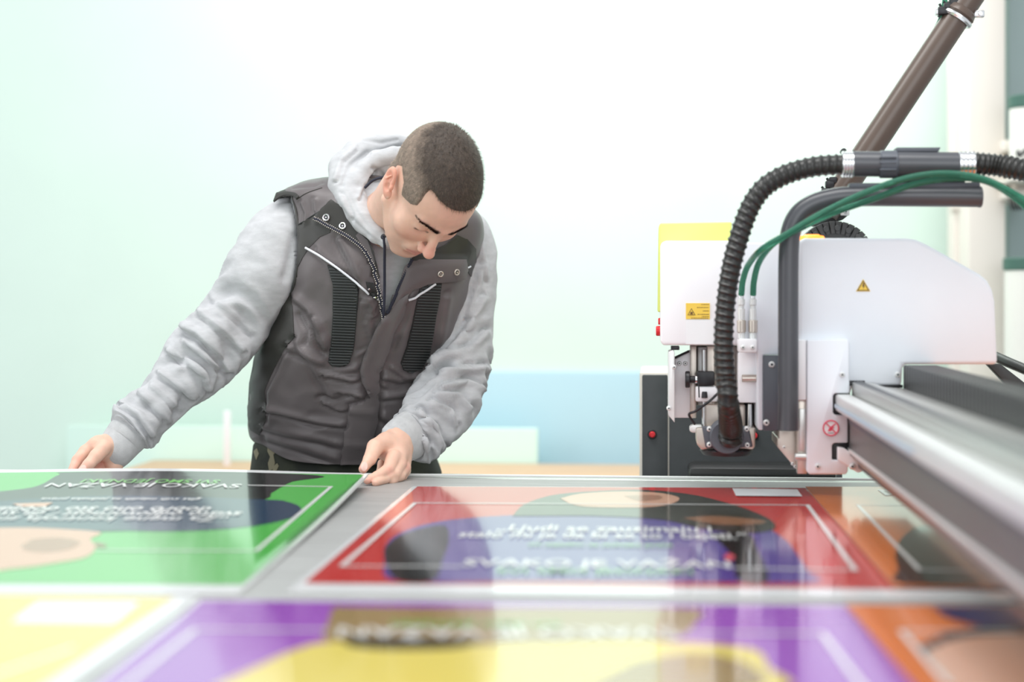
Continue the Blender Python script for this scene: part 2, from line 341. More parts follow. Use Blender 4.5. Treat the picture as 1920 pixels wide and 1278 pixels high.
# ---------------------------------------------------------------- printed boards
def txt(s, font_shear=0):
    cu = bpy.data.curves.new('t', 'FONT'); cu.body = s; cu.shear = font_shear; cu.resolution_u = 3; cu.offset = .012
    ob = bpy.data.objects.new('t', cu); C.objects.link(ob); dg = bpy.context.evaluated_depsgraph_get(); dg.update()
    me = bpy.data.meshes.new_from_object(ob.evaluated_get(dg)); V = np.array([v.co[:] for v in me.vertices]); Fc = [tuple(p.vertices) for p in me.polygons]
    bpy.data.objects.remove(ob); bpy.data.curves.remove(cu); bpy.data.meshes.remove(me); return V, Fc
class Sheet:
    def __init__(s, name, label, corners, th=.004, cz=None):
        """corners: near-left, near-right, far-right, far-left in world"""
        s.c = [np.array(c, float) for c in corners]; s.t = thing(name, label, 'printed board', tuple(s.c[0])); s.k = 0
        s.bow = None
    def P(s, u, v):
        a, b, c, d = s.c; return (a*(1-u)+b*u)*(1-v)+(d*(1-u)+c*u)*v
    def uv(s, px, py):
        # invert by Newton in plan
        a, b, c, d = s.c; p = np.array([.5, .5])
        z = TZ+.01
        for _ in range(12):
            z = s.P(*p)[2]; T = PZ(px, py, z)[:2]; e = T-s.P(*p)[:2]
            J = np.stack([(s.P(p[0]+1e-4, p[1])-s.P(*p))[:2]/1e-4, (s.P(p[0], p[1]+1e-4)-s.P(*p))[:2]/1e-4], 1); p = p+np.linalg.solve(J, e)
        return p
    def slab(s, th=.004):
        V = []; n = 24
        for v in np.linspace(0, 1, n):
            for u in np.linspace(0, 1, n): V.append(s.S(u, v))
        V = np.array(V); Fc = [(j*n+i, j*n+i+1, (j+1)*n+i+1, (j+1)*n+i) for j in range(n-1) for i in range(n-1)]; m = [0]*len(Fc)
        B = V-[0, 0, th]; k = n*n; Fb = [tuple(q+k for q in f[::-1]) for f in Fc]
        rim = [i for i in range(n)]+[j*n+n-1 for j in range(1, n)]+[(n-1)*n+i for i in range(n-2, -1, -1)]+[j*n for j in range(n-2, 0, -1)]
        Fs = [(rim[i], rim[i]+k, rim[(i+1) % len(rim)]+k, rim[(i+1) % len(rim)]) for i in range(len(rim))]
        mk('board', np.vstack([V, B]), Fc+Fb+Fs, ['boardwhite', 'boardcore'], s.t, False, m+[1]*len(Fb)+[1]*len(Fs))
    def S(s, u, v, lift=0):
        p = s.P(u, v); z = s.bow(u, v) if s.bow else 0
        return p+[0, 0, z+lift]
    def layer(s, UV, m, mb):
        """flat printed shape from a (u,v) outline"""
        s.k += 1; P = [Vector(p) for p in UV]; n = len(P); x0, x1 = min(p[0] for p in P), max(p[0] for p in P); y0, y1 = min(p[1] for p in P), max(p[1] for p in P)
        st = max((x1-x0), (y1-y0))/24+1e-4; g = []
        if s.bow:
            for x in np.arange(x0+st/2, x1, st):
                for y in np.arange(y0+st/2, y1, st):
                    if inpoly(np.array(x), np.array(y), UV): g.append(Vector((x, y)))
        r = delaunay_2d_cdt(P+g, [(i, (i+1) % n) for i in range(n)], [], 1, 1e-7)
        mb.add([s.S(v.x, v.y, .00012*s.k+.0002) for v in r[0]], [tuple(f) for f in r[2]], mb.mats.index(m) if m in mb.mats else (mb.mats.append(m) or len(mb.mats)-1))
    def art(s, name, items, parent=None):
        mb = MB(); mb.mats = []
        for it in items:
            k = it[0]; m = it[1]
            if k == 'uv': s.layer(it[2], m, mb)
            elif k == 'px': s.layer([clampuv(s.uv(x, y)) for x, y in it[2]], m, mb)
            elif k == 'blob':
                P = np.array([clampuv(s.uv(x, y)) for x, y in it[2]]); Q = spline(np.vstack([P, P[:1]]), len(P)*7)[:-1]; s.layer([clampuv(q) for q in Q], m, mb)
            elif k == 'line':
                P = [s.uv(x, y) for x, y in it[2]]; w = it[3]; W_ = np.linalg.norm(s.c[1]-s.c[0]); H_ = np.linalg.norm(s.c[3]-s.c[0])
                for a, b in zip(P[:-1], P[1:]):
                    d = np.array([(b[0]-a[0])*W_, (b[1]-a[1])*H_]); d /= np.linalg.norm(d); n = np.array([-d[1]/W_, d[0]/H_])*w/2; e = np.array([d[0]/W_, d[1]/H_])*w/2
                    s.layer([a-n-e, b-n+e, b+n+e, a+n-e], m, mb)
            elif k == 'text':
                # it[2] text, it[3] px of the left baseline end, it[4] px of the right end, it[5] letter height px (signed: negative = upside down)
                V, Fc = txt(it[2]); (x0, y0), (x1, y1) = it[3], it[4]; h = it[5]
                lx, hx, hy = V[:, 0].min(), V[:, 0].max(), V[:, 1].max()
                a = np.array(s.uv(x0, y0)); b = np.array(s.uv(x1, y1)); c = np.array(s.uv((x0+x1)/2, (y0+y1)/2-h)); up = c-(a+b)/2
                ax = b-a; up = up-ax*(up@ax)/(ax@ax); s.k += 1
                mb.add([s.S(*(a+(b-a)*(v[0]-lx)/(hx-lx)+up*v[1]/hy), .00012*s.k+.0002) for v in V], Fc if x1 > x0 else Fc, mb.mats.index(m) if m in mb.mats else (mb.mats.append(m) or len(mb.mats)-1))
        Vn = np.array(mb.v); G = []; nf = 0
        for f in mb.f:
            q = Vn[list(f)]; w = np.roll(q, -1, 0); nz = (q[:, 0]*w[:, 1]-w[:, 0]*q[:, 1]).sum(); nf += nz < 0; G.append(f[::-1] if nz < 0 else f)
        mb.f = G
        return mb.build(name, mb.mats, s.t, False, None)
def clampuv(p): return np.array([min(max(p[0], .0012), .9988), min(max(p[1], .0012), .9988)])
zt = TZ+.0045
def sheet(name, label, nl, nr, fr, fl, z=zt): return Sheet(name, label, [PZ(*p, zz) for p, zz in zip((nl, nr, fr, fl), z if isinstance(z, tuple) else (z,)*4)])

# red + orange sheet (two posters printed side by side on one sheet)
nl = PZ(538, 1108, zt); fl = PZ(774, 911, zt); ux = PZ(1800, 1121, zt)-nl; ux /= np.linalg.norm(ux); Lr = 1.46
fx = (PZ(1535, 914, zt)-fl); fx /= np.linalg.norm(fx)
red = Sheet('printed_board', 'wide board printed with a red poster and an orange poster, under the beam', [nl, nl+ux*Lr, fl+fx*Lr, fl])
red.slab()
mg = .006
def sp(px, py, s_=red): return tuple(s_.uv(px, py))
vn = red.uv(700, 1094)[1]
ub = red.uv(1640, 1094)[0]; ubf = red.uv(1535, 922)[0]; ub = (ub+ubf)/2
u0 = .006; bgR = [(u0, vn), (ub, vn), (ub, .994), (u0, .994)]; bgO = [(ub, vn), (ub*2-.002, vn), (ub*2-.002, .994), (ub, .994)]
red.art('red_poster_print', [('uv', 'ink_red', bgR),
    ('blob', 'ink_violet', [(720, 1050), (722, 1025), (745, 1002), (800, 982), (870, 972), (960, 966), (1100, 962), (1300, 968), (1420, 985), (1470, 1010), (1495, 1040), (1515, 1070), (1525, 1092), (1300, 1092), (1000, 1090), (745, 1089)]),
    ('blob', 'ink_black', [(721, 1050), (724, 1025), (760, 1000), (830, 985), (842, 1010), (830, 1050), (812, 1088), (745, 1088)]),
    ('blob', 'ink_black', [(1330, 1000), (1400, 1000), (1420, 1030), (1440, 1088), (1385, 1088), (1370, 1040)]),
    ('blob', 'ink_hair', [(960, 968), (985, 945), (1040, 928), (1120, 921), (1210, 919), (1300, 928), (1380, 948), (1440, 972), (1452, 992), (1400, 1000), (1320, 992), (1240, 975), (1120, 968)]),
    ('blob', 'ink_strand', [(1280, 972), (1340, 968), (1430, 976), (1420, 983), (1350, 984)]),
    ('blob', 'ink_skin', [(1050, 935), (1090, 926), (1160, 922), (1230, 924), (1272, 933), (1262, 944), (1220, 951), (1140, 952), (1080, 948)]),
    ('blob', 'ink_face_shade', [(1170, 930), (1230, 929), (1240, 936), (1200, 940)]),
    ('line', 'ink_white', [(860, 1063), (641, 1062), (778, 944), (1514, 948), (1604, 1071), (1382, 1067)], .007),
    ('px', 'ink_label', [(1373, 917), (1495, 919), (1504, 932), (1380, 931)]),
    ('blob', 'ink_pink', [(1356, 1046), (1366, 1040), (1378, 1046), (1368, 1054)]),
    ('text', 'ink_white', '\u201eLjudi se zauzimaju i', (930, 997), (1335, 1000), 12),
    ('text', 'ink_white', 'stalo mi je da bi se to i osjeti.\u201c', (858, 1009), (1402, 1013), 12),
    ('text', 'ink_leaf', 'svi zajedno za jednaka prava', (990, 1025), (1262, 1027), 6),
    ('text', 'ink_white', 'SVAKO JE VA\u017dAN', (865, 1064), (1372, 1068), 17),
    ('text', 'ink_leaf', 'SVI SMO JEDNAKI', (930, 1077), (1300, 1079), 8)])
red.art('orange_poster_print', [('uv', 'ink_orange', bgO),
    ('blob', 'ink_black', [(1678, 1045), (1690, 1012), (1725, 990), (1790, 985), (1850, 1020), (1900, 1070), (1905, 1098), (1690, 1098), (1684, 1070)]),
    ('line', 'ink_white', [(1860, 1075), (1724, 1072), (1608, 950), (1900, 952)], .006),
    ('px', 'ink_label', [(1645, 921), (1700, 921), (1718, 932), (1660, 932)]),
    ('text', 'ink_black', 'RAVNO', (1668, 930), (1704, 930), 6)])

# green poster lifted at its far edge
gz = (zt, zt, TZ+.024, TZ+.024)
gc = [None, PZ(447, 1110, zt), PZ(690, 888.5, TZ+.024), None]
gx = PZ(0, 1108, zt)-gc[1]; gx /= np.linalg.norm(gx); gfx = PZ(100, 888.5, TZ+.024)-gc[2]; gfx /= np.linalg.norm(gfx)
gc[0] = gc[1]+gx*.73; gc[3] = gc[2]+gfx*.73
gr = Sheet('printed_board', 'printed board with green poster held at its far edge by the man', gc)
gr.bow = lambda u, v: .010*math.sin(math.pi*min(max(u, 0), 1)*.9+.3)*max(v, 0)**4-.005*(v*(1-v))*4
gr.slab()
vn = gr.uv(300, 1094)[1]
gr.art('green_poster_print', [('uv', 'ink_green', [(.006, vn), (.992, vn), (.992, .992), (.006, .992)]),
    ('blob', 'ink_black', [(-60, 925), (60, 915), (110, 897), (150, 893), (585, 893), (545, 905), (510, 922), (490, 935), (300, 985), (-60, 985)]),
    ('blob', 'ink_teal', [(-60, 940), (200, 928), (490, 933), (540, 937), (564, 947), (555, 962), (500, 976), (430, 985), (330, 990), (200, 989), (-60, 988)]),
    ('blob', 'ink_skin', [(-70, 985), (40, 983), (120, 986), (188, 992), (170, 1005), (180, 1020), (160, 1040), (100, 1052), (30, 1062), (-70, 1066)]),
    ('blob', 'ink_face_shade', [(60, 1005), (110, 1002), (150, 1010), (130, 1024), (80, 1030), (40, 1022)]),
    ('blob', 'ink_strand', [(178, 1010), (200, 1016), (192, 1021), (180, 1018)]),
    ('line', 'ink_white', [(468, 911), (621, 911), (480, 1028), (185, 1027)], .006),
    ('px', 'ink_skin', [(22, 942), (100, 940), (85, 947), (40, 947)]),
    ('text', 'ink_white', 'SVAKO JE VA\u017dAN', (455, 910), (95, 910), -7),
    ('text', 'ink_leaf', 'SVI SMO JEDNAKI', (415, 904.5), (160, 904.5), -5),
    ('text', 'ink_white', 'glas svih mladih za jednaka prava', (378, 933), (80, 933), -4),
    ('text', 'ink_white', '\u201eZa mene kontrola zna\u010di', (430, 965), (-60, 965), -9),
    ('text', 'ink_white', 'svi\u0161to odgovornost / da svi ko', (456, 956), (-60, 956), -9),
    ('text', 'ink_white', 'dobro ono \u0161to dobija\u0161', (400, 948), (-10, 948), -9)])

# near row: yellow board and purple + orange board
nly = PZ(-450, 1420, zt); 
yc = [None, PZ(-60, 1420, zt), PZ(372, 1117, zt), None]
dx = np.array([-1., -.004, 0]); yc[0] = yc[1]+dx*.8; yc[3] = yc[2]+dx*.8
ye = Sheet('printed_board', 'board with a pale yellow poster and white label in the near corner', yc)
ye.slab()
uw = ye.uv(312, 1130)[0]
ye.art('yellow_poster_print', [('uv', 'ink_yellow', [(.01, .01), (uw, .01), (uw, .985), (.01, .985)]),
    ('px', 'ink_label', [(70, 1129), (262, 1129), (215, 1168), (20, 1166)]),
    ('line', 'ink_white', [(-40, 1275), (135, 1215)], .006)])
pcn = [PZ(-10, 1425, zt), None, None, PZ(372, 1123, zt)]
dx = PZ(1585, 1133, zt)-pcn[3]; dx /= np.linalg.norm(dx)
pcn[1] = pcn[0]+dx*1.45; pcn[2] = pcn[3]+dx*1.45
pu = Sheet('printed_board', 'board with a purple poster and an orange one, nearest in front of the red poster', pcn)
pu.slab()
ul = pu.uv(376, 1128)[0]; ur = pu.uv(1588, 1140)[0]
pu.art('purple_poster_print', [('uv', 'ink_purple', [(.004, .01), (ur, .01), (ur, .988), (.004, .988)]),
    ('blob', 'ink_brown', [(625, 1137), (800, 1139), (1100, 1139), (1300, 1142), (1310, 1160), (1240, 1205), (1000, 1212), (700, 1212), (610, 1200), (615, 1165)]),
    ('blob', 'ink_mustard', [(395, 1290), (480, 1250), (560, 1216), (640, 1203), (900, 1210), (1200, 1203), (1400, 1215), (1440, 1250), (1450, 1295), (900, 1310), (500, 1300)]),
    ('blob', 'ink_hair', [(650, 1196), (800, 1198), (900, 1202), (850, 1216), (720, 1218), (650, 1210)]),
    ('blob', 'ink_brown', [(1190, 1240), (1300, 1225), (1390, 1240), (1420, 1290), (1100, 1300)]),
    ('line', 'ink_white', [(215, 1300), (366, 1181), (610, 1182)], .006),
    ('line', 'ink_white', [(1290, 1188), (1542, 1189), (1625, 1300)], .006),
    ('text', 'ink_white', 'SVAKO JE VA\u017dAN', (1262, 1180), (635, 1177), -24),
    ('text', 'ink_leaf', 'SVI SMO JEDNAKI', (1050, 1168), (735, 1166), -8)])
pu.art('orange_poster_print', [('uv', 'ink_orange', [(ur, .01), (.996, .01), (.996, .988), (ur, .988)]),
    ('blob', 'ink_navy', [(1745, 1140), (1790, 1165), (1900, 1185), (2100, 1190), (2100, 1142), (1900, 1139)]),
    ('blob', 'ink_black', [(1770, 1190), (1860, 1175), (1960, 1178), (1950, 1200), (1800, 1215), (1740, 1240), (1725, 1215)]),
    ('blob', 'ink_skin', [(1735, 1225), (1800, 1200), (1900, 1192), (2000, 1200), (2050, 1260), (1900, 1320), (1790, 1290)]),
    ('line', 'ink_white', [(1900, 1186), (1690, 1186), (1780, 1290)], .006)])

# ================================================================ CUTTING MACHINE
YH = 2.66
cy = 3.22
# dark end cabinet beyond the table
a = PY(1199, 697, cy); b = PY(1560, 697, cy)
ec = thing('machine_cabinet', 'black machine end cabinet with red buttons behind the cutting head', 'cabinet', (a[0], cy, 0))
mb = MB(); mb.box([a[0], cy, 0], [b[0], cy+.28, a[2]], .006); mb.build('cabinet_shell', 'cream', ec)
p0 = PY(1204, 702, cy); p1 = PY(1252, 702, cy)
mb = MB(); mb.box([p0[0], cy-.006, .10], [p1[0], cy+.01, p0[2]], .003); mb.build('door_panel', 'dark', ec)
mb = MB(); mb.box([p1[0]+.003, cy-.004, .10], [b[0]+.02, cy+.01, p0[2]], .003); mb.build('front_panel', 'dark', ec)
for x, y, in ((1223, 814), (1414, 816)):
    c = PY(x, y, cy-.006); mb = MB(); mb.cyl(c, c-[0, .003, 0], .0095, .0095, 24, 1); mb.cyl(c-[0, .002, 0], c-[0, .011, 0], .0065, .006, 24, 0, .3); mb.build('push_button', ['red', 'black'], ec)
mb = MB(); pxbox(mb, 1291, 875, 1570, 905, 3.08, .12, .012); mb.build('lower_ledge', 'chain', ec)

mc = thing('cutting_carriage', 'white cutting carriage with warning stickers at the far end of the beam', 'machine', PY(1500, 888, YH))
# large cover on the right
def cover(name, pts, Y, dep, m, r=.006, par=None):
    mb = MB(); mb.prism(pxpoly(pts, Y), (0, dep, 0), r); return mb.build(name, m, par or mc)
cov = [(1497, 462), (1499, 450), (1510, 446), (1700, 446), (1718, 449), (1740, 459), (1838, 514), (1852, 526), (1861, 543), (1866, 565), (1871, 683), (1693, 683), (1691, 724), (1597, 724), (1596, 740), (1497, 740)]
cover('side_cover', cov, YH, .22, 'white', .007)
fp = [(1496, 636), (1590, 636), (1593, 641), (1593, 737), (1566, 737), (1562, 741), (1562, 774), (1566, 778), (1590, 778), (1590, 830), (1564, 830), (1560, 834), (1560, 862), (1590, 863), (1590, 884), (1586, 889), (1506, 889), (1503, 884), (1503, 640)]
cover('front_cover', [(1513, 637)]+fp[1:-3]+[(1518, 889), (1513, 884)], YH-.02, .03, 'white', .0035)
mb = MB()
pxbox(mb, 1592, 713, 1622, 723, YH-.001, .01, .001); pxbox(mb, 1640, 721, 1693, 727, YH-.001, .01, .001); pxbox(mb, 1562, 736, 1594, 780, YH-.008, .012, .001); pxbox(mb, 1560, 828, 1592, 866, YH-.008, .012, .001); pxbox(mb, 1584, 775, 1597, 834, YH-.006, .012, .001)
mb.build('dark_seal', 'black', mc)
# strip between tube and front cover
mb = MB(); pxbox(mb, 1496, 637, 1512, 750, YH-.015, .03, .002); mb.build('cover_strip', 'white2', mc)
mb = MB(); pxbox(mb, 1495, 748, 1513, 888, YH-.004, .02, .001, 1); pxbox(mb, 1498, 766, 1511, 845, YH-.007, .004, .001, 0)
c = PY(1504, 856, YH-.01); mb.cyl(c-[.012, 0, 0], c+[.012, 0, 0], .006, .006, 20, 0); mb.build('side_bracket', ['alu', 'alulow'], mc)
mb = MB(); mb.prism(pxpoly([(1461, 808), (1502, 808), (1504, 888), (1497, 884), (1458, 838), (1458, 822), (1461, 822)], YH+.03), (0, .14, 0), .002); mb.build('wedge_housing', 'alulow', mc)
for x, y in ((1470, 838), (1486, 869), (1491, 874)): screw(mc, x, y, YH+.03, .003)
for x, y in ((1579, 702), (1683, 702), (1533, 874)): screw(mc, x, y, YH-.02 if x < 1600 else YH, .0052)
# electric triangle
def tri(mb, pts, Y, m=0): P = pxpoly(pts, Y); mb.prism(P, (0, .0006, 0), 0, m)
st = thing('warning_sticker', 'small yellow triangle lightning sticker on the big white cover', 'sticker', PY(1618, 545, YH)); Ys = YH-.0012
mb = MB(); tri(mb, [(1605, 546), (1632, 546), (1618.5, 523)], Ys, 0); tri(mb, [(1606.5, 545), (1630.5, 545), (1618.5, 525)], Ys-.0003, 1); tri(mb, [(1609.5, 543.4), (1627.5, 543.4), (1618.5, 528)], Ys-.0006, 0)
tri(mb, [(1618.5, 530), (1621, 530), (1619.8, 535), (1621.8, 535), (1618.2, 542), (1618.9, 537), (1616.6, 537)], Ys-.0009, 1)
mb.build('sticker_face', ['labelyellow', 'labelink'], st, False)
# no-hands ring
st = thing('prohibition_sticker', 'round red no touching hand sticker on the narrow front cover', 'sticker', PY(1558, 815, YH-.02)); Ys = YH-.0215
c = PY(1558, 802, Ys); mb = MB(); R_ = .0122
mb.cyl(c, c+[0, .0008, 0], R_, R_, 36, 0, 0); n = 36; an = [k*2*math.pi/n for k in range(n+1)]
ring = [c+[R_*math.cos(t), -.0004, R_*math.sin(t)] for t in an]; mb.tube(ring, .0011, 6, 1, False)
mb.tube([c+[-R_*.7, -.0006, R_*.7], c+[R_*.7, -.0006, -R_*.7]], .0009, 6, 1)
hand = [(1552, 808), (1556, 800), (1560, 798), (1566, 793), (1567, 795), (1562, 800), (1565, 801), (1561, 804), (1558, 808)]
mb.prism(pxpoly(hand, Ys-.0004), (0, .0003, 0), 0, 2); mb.prism(pxpoly([(1552, 811), (1564, 811), (1564, 812), (1552, 812)], Ys-.0004), (0, .0003, 0), 0, 3)
mb.build('sticker_face', ['white2', 'labelpink', 'labelpink', 'labelink'], st, False)
# left body of the head
cover('left_cover', [(1238, 462), (1241, 454), (1250, 451), (1392, 451), (1392, 640), (1388, 647), (1243, 647), (1238, 640)], YH+.10, .20, 'white2', .006)
mb = MB(); mb.prism(pxpoly([(1235, 424), (1238, 418), (1372, 416), (1372, 470), (1242, 470), (1241, 500), (1241, 585), (1233, 585)], YH+.14), (0, .2, 0), .003); mb.build('lime_back_cover', 'lime', mc)
cover('middle_cover', [(1392, 458), (1396, 455), (1500, 455), (1500, 665), (1431, 665), (1431, 806), (1422, 806), (1420, 800), (1420, 640), (1392, 640)], YH+.06, .16, 'white', .003)
mb = MB(); pxbox(mb, 1431, 666, 1500, 808, YH+.05, .02, .002); mb.build('slate_side_plate', 'slate', mc)
for x, y in ((1447, 683), (1437, 792)): screw(mc, x, y, YH+.05, .006)
mb = MB(); c = PY(1232, 620, YH+.2)
mb.cyl(c+[.02, 0, 0], c-[.002, 0, 0], .009, .009, 20); mb.cyl(c+[.02, 0, .017], c+[.002, 0, .017], .006, .006, 20); mb.build('push_button', 'red', mc)
mb = MB(); c = PY(1522, 444, YH+.03); mb.cyl(c-[0, 0, .006], c+[0, 0, .001], .022, .021, 30, 0, .2); mb.cyl(c, c+[0, 0, .004], .02, .013, 30, 0); mb.build('signal_lamp', 'amber', mc)
# laser sticker
Ys = YH+.0985; st = thing('laser_warning_sticker', 'yellow rectangular warning label on the left white cover', 'sticker', PY(1308, 598, Ys))
mb = MB(); pxbox(mb, 1286, 568, 1331, 598, Ys, .001, 0, 0)
P = [(1289, 590.5), (1304, 590.5), (1296.5, 577.5)]; tri(mb, P, Ys-.0003, 1); tri(mb, [(1290.8, 589.5), (1302.2, 589.5), (1296.5, 579.6)], Ys-.0006, 0)
c = PY(1296.5, 586.6, Ys-.001); mb.cyl(c, c-[0, .0003, 0], .0017, .0017, 12, 1)
for k in range(8):
    t = k*math.pi/4; mb.tube([c, c+[.0034*math.cos(t), 0, .0034*math.sin(t)]], .0003, 5, 1)
for y, x0, x1 in ((570, 1315, 1329), (575.5, 1307, 1329), (582, 1318, 1329), (588.5, 1308, 1329), (592.5, 1316, 1329), (595.5, 1296, 1329)):
    x = x0
    while x < x1:
        w = random.uniform(1.2, 3.2); pxbox(mb, x, y, min(x+w, x1), y+1.1, Ys-.0003, .0003, 0, 1); x += w+.8
mb.build('sticker_face', ['labelyellow', 'labelink'], st, False)
st = thing('white_sticker', 'blank white label under the yellow warning label', 'sticker', PY(1308, 645, Ys))
mb = MB(); pxbox(mb, 1286, 599.5, 1338, 645, Ys, .001, 0, 0)
mb.build('sticker_face', ['boardwhite'], st, False)

# open mechanism under the left cover
Ym = YH+.13
mb = MB(); mb.prism(pxpoly([(1253, 660), (1262, 656), (1265, 660), (1265, 792), (1253, 778)], YH+.10), (0, .10, 0), .001); mb.build('guard_plate', 'alulight', mc)
mb = MB(); mb.prism(pxpoly([(1263, 672), (1296, 655), (1296, 783), (1263, 783)], Ym+.02), (0, .03, 0), .002); mb.build('back_plate', 'white2', mc)
mb = MB(); pxbox(mb, 1258, 649, 1274, 656, Ym-.02, .04, .001); mb.tube([PY(1264, 685, Ym+.015), PY(1264, 671, Ym+.015), PY(1292, 658, Ym+.015)], .0022, 8); mb.build('cable_clip', 'black', mc)
for x, y in ((1274, 681), (1285, 681), (1264, 688), (1254, 765)): screw(mc, x, y, Ym+.018 if x > 1265 else YH+.10, .0042)
mb = MB(); pxbox(mb, 1294, 648, 1306, 784, Ym+.01, .05, .002); pxbox(mb, 1304, 648, 1420, 760, Ym+.05, .05, .002); pxbox(mb, 1326, 648, 1340, 780, Ym, .04, .002); mb.build('slide_frame', 'alulow', mc)
mb = MB(); pxbox(mb, 1308, 650, 1330, 760, Ym+.03, .02, .002); mb.build('slide_plate', 'alulight', mc)
mb = MB(); a = PY(1320, 655, Ym+.005); b = PY(1320, 845, Ym+.005); mb.cyl(b, a, .0038, .0038, 16); a = PY(1320, 760, Ym-.01); mb.build('lead_screw', 'chrome', mc)
# knob
a = PY(1287, 711, Ym-.012); mb = MB(); mb.cyl(a-[.002, 0, 0], a+[.006, 0, 0], .0145, .0145, 30, 0, .1); mb.cyl(a+[.006, 0, 0], a+[.022, 0, 0], .006, .0065, 20, 0); mb.build('clamp_knob', 'black', mc)
mb = MB(); a = PY(1307, 711, Ym-.012); mb.cyl(a-[.004, 0, 0], a+[.003, 0, 0], .0075, .0075, 20, 0); mb.build('knob_collar', 'chrome', mc)
mb = MB(); pxbox(mb, 1307, 696, 1340, 723, Ym-.022, .03, .003); mb.build('knurled_nut', 'black', mc)
mb = MB(); pxbox(mb, 1304, 724, 1346, 753, Ym-.02, .03, .003); mb.build('nut_block', 'white2', mc)
mb = MB(); a = PY(1321, 737, Ym-.021); mb.cyl(a+[0, 0, -.008], a+[0, 0, .003], .0055, .0045, 16); mb.build('lock_bolt', 'black', mc)
# right motor block
mb = MB(); pxbox(mb, 1384, 660, 1420, 755, Ym-.03, .06, .003); mb.build('motor_block', 'white2', mc)
mb = MB(); a = PY(1391, 709, Ym-.04); b = PY(1424, 709, Ym-.04); mb.cyl(a, b, .0065, .0065, 20); mb.build('shaft', 'alulow', mc)
mb = MB(); a = PY(1406, 757, Ym-.02); b = PY(1406, 845, Ym-.02); mb.cyl(b, a, .0045, .0035, 16); mb.build('guide_rod', 'chrome', mc)
mb = MB(); pxbox(mb, 1323, 757, 1398, 806, Ym-.005, .04, .004); mb.build('spindle_body', 'alulow', mc)
mb = MB(); pxbox(mb, 1390, 757, 1418, 810, Ym+.03, .03, .004); mb.build('spindle_housing', 'black', mc)
# tool foot
Yt = Ym-.05
mb = MB(); mb.prism(pxpoly([(1293, 800), (1298, 797), (1316, 797), (1316, 811), (1298, 811), (1293, 808)], Yt+.03), (0, .03, 0), .002); mb.build('foot_lug', 'alulight', mc)
mb = MB(); mb.prism(pxpoly([(1305, 802), (1417, 802), (1416, 838), (1411, 843), (1315, 843), (1306, 832)], Yt+.01), (0, .07, 0), .003); mb.build('tool_foot', 'alulow', mc)
mb = MB(); mb.prism(pxpoly([(1316, 799), (1404, 799), (1412, 838), (1323, 840)], Yt), (0, .012, 0), .003); mb.build('foot_plate', 'slate', mc)
for x, y in ((1330, 804), (1400, 804), (1330, 833), (1401, 834)): screw(mc, x, y, Yt, .0052)
a = PY(1362, 843, Yt+.035); mb = MB(); mb.cyl(a-[0, 0, .008], a+[0, 0, .002], .042, .046, 40, 0, .05); mb.build('pressure_ring', 'black', mc)
a = PY(1362, 818, Yt-.001); mb = MB(); mb.cyl(a+[0, .012, 0], a-[0, .016, 0], .031, .028, 36, 0, .05); mb.build('hose_socket', 'slate', mc)
mb = MB(); mb.tube(spline([PY(1345, 738, Ym-.03), PY(1330, 752, Ym-.05), PY(1305, 770, Ym-.05), PY(1292, 777, Ym-.04), PY(1303, 795, Ym-.03)], 30), .0022, 8); mb.build('sensor_wire', 'black', mc)
mb = MB(); mb.tube(spline([PY(1309, 700, Ym-.04), PY(1311, 745, Ym-.04)], 4), .0012, 6); mb.build('thin_wire', 'black', mc)
# pneumatic fittings
Yp = YH+.035
mb = MB(); pxbox(mb, 1385, 635, 1420, 661, Yp, .05, .003); mb.build('fitting_block', 'white2', mc)
for x in (1393, 1411): screw(mc, x, 651, Yp, .0045)
for x in (1390, 1412):
    z = lambda y: PY(x, y, Yp+.015)
    t = MB()
    for y0, y1, r, mi in ((635, 623, .0062, 1), (623, 600, .0075, 2), (600, 578, .006, 1), (578, 572, .0045, 1), (572, 560, .006, 1), (560, 552, .0045, 0)): t.cyl(z(y0), z(y1), r, r, 20, mi, .12)
    t.build('hose_fitting', ['chrome', 'alulight', 'alulow'], mc)
# suction tube (grey, vertical, bending to the rear)
mb = MB(); Yv = YH-.035
vt = [PY(1478, 806, Yv), PY(1478, 700, Yv), PY(1478, 560, Yv), PY(1479, 470, Yv), PY(1484, 430, Yv), PY(1498, 402, Yv), PY(1522, 384, Yv), PY(1556, 373, Yv), PY(1600, 368, Yv), PY(1700, 368, Yv), PY(1838, 369, Yv)]
sg = thing('suction_pipe', 'dark grey rigid pipe bent down in front of the white covers', 'pipe', vt[0])
mb.tube(spline(vt, 90), .0165, 32); mb.build('pipe', 'tube', sg)
mb = MB(); c = PY(1838, 369, Yv); mb.cyl(c-[.004, 0, 0], c+[.002, 0, 0], .0172, .0172, 32, 0, .08); mb.build('end_cap', 'tube', sg)
mb = MB(); pxbox(mb, 1593, 343, 1836, 351, Yv-.008, .03, .002); pxbox(mb, 1826, 325, 1838, 356, Yv-.004, .02, .002); mb.build('carrier_bar', 'slate', sg)
mb = MB(); pxbox(mb, 1676, 330, 1810, 348, Yv+.004, .02, .002); mb.build('carrier_bracket', 'black', sg)
